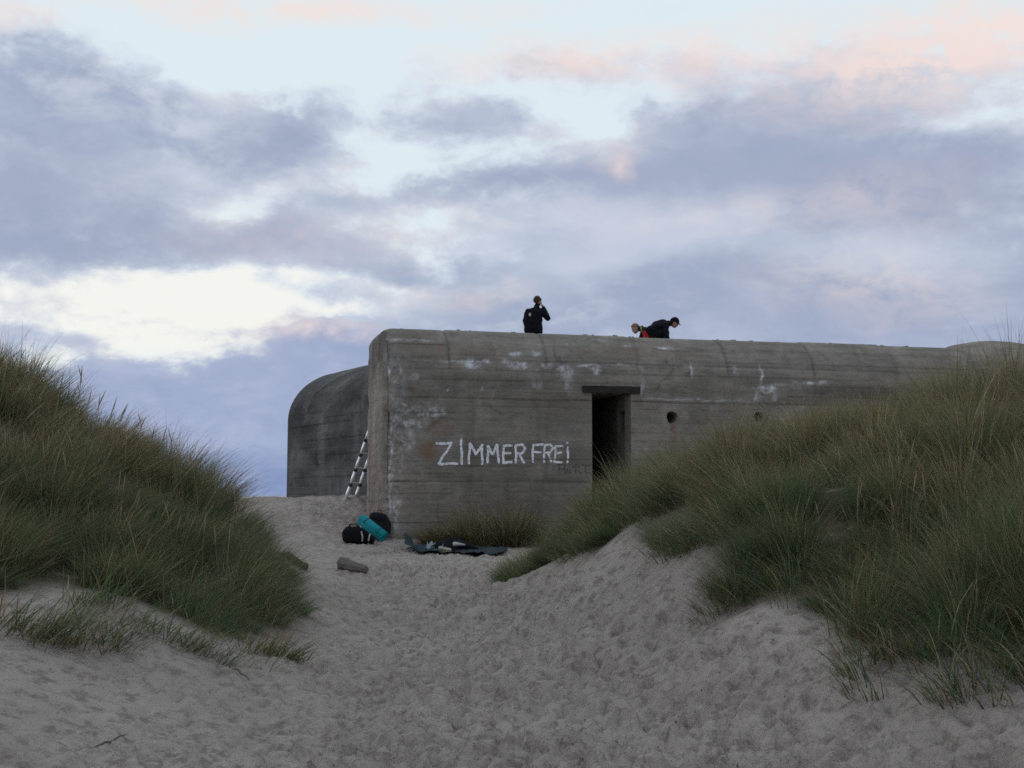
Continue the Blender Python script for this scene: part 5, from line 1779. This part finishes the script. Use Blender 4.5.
def person(loc, label, J, face_dir, face_up, body_fwd, jacket, legs_m=None, red=None):
    """J: joints in metres relative to the feet. One remeshed body; head wear and hair are children."""
    legs_m = legs_m or M_TRS
    root = empty('person', tuple(loc))
    tag(root, label, 'person', 'people on the bunker roof')
    V, F, prim = [], [], []       # prim: (material, p0, p1, r)
    SK, JK, TR, SH = 0, 1, 2, 3

    def cap(m, a, b, ra, rb):
        capsule(V, F, a, b, ra, rb); prim.append((m, np.array(a, float), np.array(b, float), 0.5 * (ra + rb)))
    A = {k: np.array(v, float) for k, v in J.items() if k != 'extra'}
    pel, ch, nk, hd = A['pelvis'], A['chest'], A['neck'], A['head']
    bf = np.array(body_fwd, float); bf /= np.linalg.norm(bf)
    sh_c = 0.5 * (A['lsh'] + A['rsh'])
    # trunk: a broad chest narrowing to the waist
    for (c0, c1, w0, w1, r0, r1, m) in ((pel, pel * 0.45 + ch * 0.55, 0.105, 0.100, 0.130, 0.130, JK), (pel * 0.45 + ch * 0.55, sh_c * 0.8 + ch * 0.2, 0.100, 0.115, 0.130, 0.110, JK)):
        across = (A['rsh'] - A['lsh']); across /= np.linalg.norm(across)
        for s in (-1, 0, 1):
            cap(m, c0 + across * w0 * s, c1 + across * w1 * s, r0 * (1 if s else 1.03), r1 * (1 if s else 1.05))
    for s in 'lr':
        cap(JK, sh_c, A[s + 'sh'], 0.095, 0.082); cap(JK, nk - (hd - nk) * 0.25, A[s + 'sh'], 0.075, 0.07)
        cap(JK, A[s + 'sh'], A[s + 'el'], 0.084, 0.074)
        cap(JK, A[s + 'el'], A[s + 'wr'], 0.074, 0.052)
        cap(TR, A[s + 'hip'], A[s + 'kn'], 0.098, 0.064)
        cap(TR, A[s + 'kn'], A[s + 'an'], 0.062, 0.045)
        an = A[s + 'an']; ff = np.array([bf[0], bf[1], 0]); ff /= np.linalg.norm(ff)
        cap(SH, an + np.array([0, 0, -0.045]) - ff * 0.05, an + np.array([0, 0, -0.055]) + ff * 0.16, 0.045, 0.034)
        # hand: palm, four curled fingers, thumb
        hf = A[s + 'hand'] - A[s + 'wr']; hf /= np.linalg.norm(hf)
        pn = A[s + 'palm'] / np.linalg.norm(A[s + 'palm']); ac = np.cross(hf, pn); ac /= np.linalg.norm(ac)
        w = A[s + 'wr']
        for q in (-1, 0, 1):
            cap(SK, w + ac * 0.012 * q, w + hf * 0.085 + ac * 0.026 * q, 0.019, 0.016)
        for q, ln in ((-1.5, 0.062), (-0.5, 0.076), (0.5, 0.080), (1.5, 0.070)):
            b0 = w + hf * 0.088 + ac * 0.0185 * q
            b1 = b0 + (hf * 0.9 + pn * 0.35) * ln * 0.55
            b2 = b1 + (hf * 0.55 + pn * 0.85) * ln * 0.5
            cap(SK, b0, b1, 0.0092, 0.0088); cap(SK, b1, b2, 0.0088, 0.0078)
        sd_ = 1 if s == 'l' else -1
        t0 = w + hf * 0.03 + ac * 0.028 * sd_
        t1 = t0 + (hf * 0.6 + ac * 0.7 * sd_ + pn * 0.3) * 0.045
        cap(SK, t0, t1, 0.0115, 0.010); cap(SK, t1, t1 + (hf * 0.85 + pn * 0.45) * 0.034, 0.010, 0.0085)
    cap(TR, A['lhip'], A['rhip'], 0.105, 0.105)
    for q in J.get('extra', []):
        cap(JK, q[0], q[1], q[2], q[3])
    # neck and head with features
    R = frame(face_dir, face_up)
    cap(SK, nk, hd - R[:, 2] * 0.05, 0.060, 0.056)
    cap(JK, nk - (hd - nk) * 0.15, nk + (hd - nk) * 0.30, 0.085, 0.075)
    Hd = lambda x, y, z: hd + R @ (np.array([x, y, z]) * HS)
    def he(c, rad):
        rad = tuple(q * HS for q in rad); ellip(V, F, Hd(*c), R, rad); prim.append((SK, Hd(*c), Hd(*c), min(rad)))
    he((0, -0.012, 0.025), (0.076, 0.096, 0.094)); he((0, 0.022, -0.035), (0.062, 0.070, 0.078)); he((0, 0.056, -0.082), (0.034, 0.026, 0.028))
    he((0, 0.052, 0.002), (0.054, 0.034, 0.018)); he((0, 0.098, -0.022), (0.013, 0.018, 0.012)); he((0, 0.086, -0.006), (0.011, 0.018, 0.022))
    he((0, 0.076, -0.055), (0.026, 0.016, 0.008)); he((0, 0.074, -0.068), (0.022, 0.014, 0.008))
    for s in (-1, 1):
        he((0.076 * s, -0.005, -0.008), (0.010, 0.020, 0.032)); he((0.042 * s, 0.055, -0.028), (0.022, 0.022, 0.018))
    prim_arr = prim
    tmp = mesh_np('tmp_body', np.array(V), F, M_SKIN)
    md = tmp.modifiers.new('r', 'REMESH'); md.mode = 'VOXEL'; md.voxel_size = 0.0075; md.use_smooth_shade = True
    sm = tmp.modifiers.new('s', 'SMOOTH'); sm.iterations = 4; sm.factor = 0.5
    dc = tmp.modifiers.new('d', 'DECIMATE'); dc.ratio = 0.4
    dg = bpy.context.evaluated_depsgraph_get()
    ev = tmp.evaluated_get(dg)
    me = bpy.data.meshes.new_from_object(ev)
    bpy.data.objects.remove(tmp, do_unlink=True)
    me.materials.clear()
    for m in (M_SKIN, jacket, legs_m, M_SHOE): me.materials.append(m)
    n = len(me.vertices); co = np.empty(n * 3, np.float32); me.vertices.foreach_get('co', co); co = co.reshape(-1, 3)
    best = np.full(n, 1e9); mat = np.zeros(n, int)
    for (m, a, b, r) in prim_arr:
        d = b - a; L2 = d @ d
        t = np.clip(((co - a) @ d) / L2, 0, 1) if L2 > 1e-9 else np.zeros(n)
        dist = np.linalg.norm(co - a - t[:, None] * d, axis=1) - r
        k = dist < best
        best[k] = dist[k]; mat[k] = m
    # cloth folds
    nrm = np.empty(n * 3, np.float32); me.vertices.foreach_get('normal', nrm); nrm = nrm.reshape(-1, 3)
    fold = np.where(mat == 0, 0, 0.016 * fbm(co[:, 0] / 0.16 + co[:, 1] / 0.2, co[:, 2] / 0.07, 3, 33))
    me.vertices.foreach_set('co', (co + nrm * fold[:, None]).astype(np.float32).ravel())
    nf = len(me.polygons)
    lt = np.empty(nf, np.int32); me.polygons.foreach_get('loop_start', lt)
    lv = np.empty(len(me.loops), np.int32); me.loops.foreach_get('vertex_index', lv)
    me.polygons.foreach_set('material_index', mat[lv[lt]].astype(np.int32))
    me.polygons.foreach_set('use_smooth', np.ones(nf, bool))
    me.update()
    me.name = 'body'
    body = bpy.data.objects.new('body', me); COL.objects.link(body); body.parent = root
    for s in (-1, 1):
        V2, F2 = [], []
        ellip(V2, F2, Hd(0.030 * s, 0.079, 0.0), R, (0.012, 0.008, 0.007), 12, 8)
        mesh_np('eye', np.array(V2), F2, M_EYE, root)
    return root, Hd, R


def head_cover(root, Hd, R, name, mat, rad, low, back_low, seed, bump=0.006, c=(0, -0.014, 0.028)):
    """a close shell over the skull: hair or the crown of a cap. low = lowest height in front, back_low = behind"""
    V, F = [], []
    n, m = 40, 18
    for j in range(m + 1):
        for i in range(n):
            q = 2 * math.pi * i / n
            fy = math.sin(q)
            lowest = low + (back_low - low) * (0.5 - 0.5 * fy)
            t0 = math.asin(max(-0.95, min(0.95, lowest / rad[2])))
            t = math.pi / 2 + (t0 - math.pi / 2) * j / m
            k = 1 + bump / rad[0] * 2 * float(fbm(math.cos(q) * 3 + seed, math.sin(q) * 3 + j * 0.35, 3, seed))
            V.append(Hd(c[0] + k * rad[0] * math.cos(t) * math.cos(q), c[1] + k * rad[1] * math.cos(t) * math.sin(q), c[2] + k * rad[2] * math.sin(t)))
    for j in range(m):
        for i in range(n):
            F.append((j * n + i, j * n + (i + 1) % n, (j + 1) * n + (i + 1) % n, (j + 1) * n + i))
    o_ = mesh_np(name, np.array(V), F, mat, root)
    md_ = o_.modifiers.new('thick', 'SOLIDIFY'); md_.thickness = 0.006
    return o_


ROOF = Z_TOP


def spot(px, py, height):
    """depth at which something that high above the roof is seen at that pixel row, and the x there"""
    d = ray(px, py)
    Y = (ROOF + height - CAM_H) / d[2] * d[1]
    return np.array([d[0] * Y / d[1], Y, ROOF])


# 1: standing with the back to the camera, right hand at the ear
p1_ = spot(537.5, 296.5, 1.80) - np.array([0.10, 0, 0])
J1 = dict(extra=[((-0.13, 0, 1.12), (-0.13, 0, 0.88), 0.12, 0.135), ((0.10, 0.02, 1.12), (0.11, 0.02, 0.88), 0.12, 0.135), ((-0.16, -0.03, 1.33), (-0.17, -0.03, 1.1), 0.10, 0.11)],
          pelvis=(-0.01, 0, 0.98), chest=(0.02, 0.0, 1.24), neck=(0.07, 0.02, 1.50), head=(0.105, 0.045, 1.67),
          lsh=(-0.145, -0.05, 1.385), rsh=(0.205, 0.03, 1.41), lel=(-0.225, -0.02, 1.13), lwr=(-0.18, 0.14, 0.91), lhand=(-0.16, 0.22, 0.82), lpalm=(0.9, 0.3, 0.2),
          rel=(0.375, 0.10, 1.225), rwr=(0.262, 0.04, 1.50), rhand=(0.215, 0.02, 1.60), rpalm=(-0.9, -0.1, -0.2),
          lhip=(-0.10, 0, 0.93), rhip=(0.09, 0.02, 0.93), lkn=(-0.12, 0.03, 0.50), rkn=(0.12, 0.06, 0.50), lan=(-0.13, 0.0, 0.09), ran=(0.14, 0.02, 0.09))
pr, Hd, R = person(p1_, 'standing person in black jacket, pale badge on the back, hand raised to the ear', J1, (0.50, 0.86, -0.08), (0.04, 0.05, 1), (0.3, 0.95, 0), M_JKT)
head_cover(pr, Hd, R, 'hair', M_HAIR, (0.086, 0.106, 0.104), 0.045, -0.075, 3, 0.008)
# phone between hand and ear
ph = empty('phone', tuple(p1_ + np.array([0.207, 0.05, 1.63])))
tag(ph, 'small dark phone held to the ear by the standing person', 'phone')
V, F = [], []
for z in (-0.065, 0.065):
    for (a, b) in ((-1, -1), (1, -1), (1, 1), (-1, 1)):
        V.append((0.006 * a + 0.03 * (z / 0.065) * -0.3, 0.03 * b, z))
F = [(0, 1, 5, 4), (1, 2, 6, 5), (2, 3, 7, 6), (3, 0, 4, 7), (0, 3, 2, 1), (4, 5, 6, 7)]
mesh_np('phone_case', np.array(V), F, M_PLAST, ph, False)
# badge on the jacket: a pale upright diamond following the back
V, F = [], []
for j in range(9):
    f = j / 8
    for i in range(5):
        w = 0.032 * math.sin(math.pi * (0.04 + 0.92 * f)) ** 0.9
        V.append((-0.105 + w * (i / 2 - 1), 0, 1.235 + 0.11 * f))
for j in range(8):
    for i in range(4):
        F.append((j * 5 + i, j * 5 + i + 1, (j + 1) * 5 + i + 1, (j + 1) * 5 + i))
bo = [o for o in pr.children if o.name.startswith('body')][0]
bv = np.array([v.co for v in bo.data.vertices])
Vb = []
for (x, y, z) in V:
    k = np.hypot(bv[:, 0] - x, bv[:, 2] - z) < 0.03
    Vb.append((x, (bv[k, 1].min() if k.any() else -0.13) - 0.007, z))
bad = mesh_np('back_badge', np.array(Vb), F, M_GOLD, pr)
bad['label'] = 'pale diamond shaped badge on the jacket'

# 2: bent forwards to the right, black cap
h2 = spot(674.0, 318.0, 1.33)
o2 = np.array([h2[0] - 0.50, h2[1], ROOF])
J2 = dict(extra=[((0.02, 0.0, 1.10), (0.20, 0.0, 1.16), 0.15, 0.14), ((-0.10, -0.05, 0.86), (0.20, -0.08, 0.92), 0.15, 0.15), ((0.0, 0.03, 1.06), (0.24, 0.0, 1.12), 0.16, 0.14), ((0.20, -0.1, 0.95), (0.25, -0.1, 0.78), 0.12, 0.10)],
          pelvis=(-0.16, 0, 0.97), chest=(0.08, -0.01, 1.09), neck=(0.36, -0.01, 1.18), head=(0.51, -0.015, 1.19),
          lsh=(0.28, 0.18, 1.13), rsh=(0.24, -0.19, 1.12), lel=(0.33, 0.22, 0.80), lwr=(0.34, 0.17, 0.56), lhand=(0.35, 0.15, 0.45), lpalm=(-0.5, -0.8, 0),
          rel=(0.24, -0.25, 0.81), rwr=(0.22, -0.19, 0.57), rhand=(0.22, -0.17, 0.46), rpalm=(-0.5, 0.8, 0),
          lhip=(-0.16, 0.095, 0.90), rhip=(-0.16, -0.095, 0.90), lkn=(-0.04, 0.11, 0.50), rkn=(-0.02, -0.12, 0.50), lan=(-0.10, 0.11, 0.09), ran=(-0.10, -0.12, 0.09))
pr, Hd, R = person(o2, 'person in a black peaked cap, bent forward and looking down to the right', J2, (0.86, -0.18, -0.48), (0.45, -0.05, 0.85), (1, -0.1, 0), M_JKT)
cap_ = head_cover(pr, Hd, R, 'cap', M_CAP, (0.090, 0.110, 0.112), 0.020, -0.035, 6, 0.003)
V, F = [], []
for j in range(5):
    for i in range(15):
        a = math.pi * (0.14 + 0.72 * i / 14)
        f = j / 4
        V.append(Hd((0.088 + 0.004 * f) * math.cos(a), -0.014 + (0.104 + 0.075 * f * math.sin(a)) * math.sin(a), 0.044 - 0.022 * f * math.sin(a) - 0.012 * math.cos(a) ** 2))
for j in range(4):
    for i in range(14):
        F.append((j * 15 + i, j * 15 + i + 1, (j + 1) * 15 + i + 1, (j + 1) * 15 + i))
pk = mesh_np('peak', np.array(V), F, M_CAP, cap_)
md = pk.modifiers.new('thick', 'SOLIDIFY'); md.thickness = 0.005
head_cover(pr, Hd, R, 'hair', M_HAIR, (0.082, 0.101, 0.100), 0.030, -0.080, 9, 0.004)

# 3: bent forwards to the left, close-cropped head, red patches on the jacket
h3 = spot(634.6, 328.2, 1.06)
o3 = np.array([h3[0] + 0.50, h3[1] + 0.45, ROOF])
dY = -0.45
J3 = dict(pelvis=(0.20, 0.0, 0.90), chest=(-0.04, dY * .5, 1.00), neck=(-0.33, dY, 1.05), head=(-0.48, dY, 1.045),
          lsh=(-0.24, dY - 0.14, 0.98), rsh=(-0.24, dY + 0.20, 1.02), lel=(-0.20, dY - 0.20, 0.72), lwr=(-0.33, dY - 0.16, 0.50), lhand=(-0.37, dY - 0.14, 0.40), lpalm=(0.6, 0.7, 0),
          rel=(-0.30, dY + 0.22, 0.76), rwr=(-0.38, dY + 0.14, 0.52), rhand=(-0.41, dY + 0.10, 0.42), rpalm=(0.6, -0.7, 0),
          lhip=(0.20, -0.10, 0.87), rhip=(0.20, 0.10, 0.87), lkn=(0.05, -0.13, 0.47), rkn=(0.06, 0.12, 0.47), lan=(0.14, -0.12, 0.09), ran=(0.14, 0.12, 0.09))
pr, Hd, R = person(o3, 'bare headed person with cropped hair, bent to the left, red on the sleeve', J3, (-0.80, -0.25, -0.52), (-0.45, -0.1, 0.85), (-1, -0.3, 0), M_JKT2)
head_cover(pr, Hd, R, 'hair', M_STUB, (0.081, 0.101, 0.0995), 0.062, -0.035, 5, 0.002)
bo = [o for o in pr.children if o.name.startswith('body')][0]
bo.data.materials.append(M_RED); bo.data.materials.append(M_YEL)
me = bo.data
n = len(me.polygons); ce = np.empty(n * 3, np.float32); me.polygons.foreach_get('center', ce); ce = ce.reshape(-1, 3)
mi = np.empty(n, np.int32); me.polygons.foreach_get('material_index', mi)
red = (mi == 1) & (np.hypot(ce[:, 0] + 0.215, ce[:, 2] - 0.84) < 0.115) & (ce[:, 1] < dY - 0.02)
red |= (mi == 1) & (np.hypot((ce[:, 0] - 0.09) / 1.2, ce[:, 2] - 0.84) < 0.075) & (ce[:, 1] < -0.05)
mi[red] = 4
yel = (mi == 1) & (np.abs(ce[:, 0] + 0.335) < 0.02) & (ce[:, 1] < dY)
mi[yel] = 5
me.polygons.foreach_set('material_index', mi)
me.update()
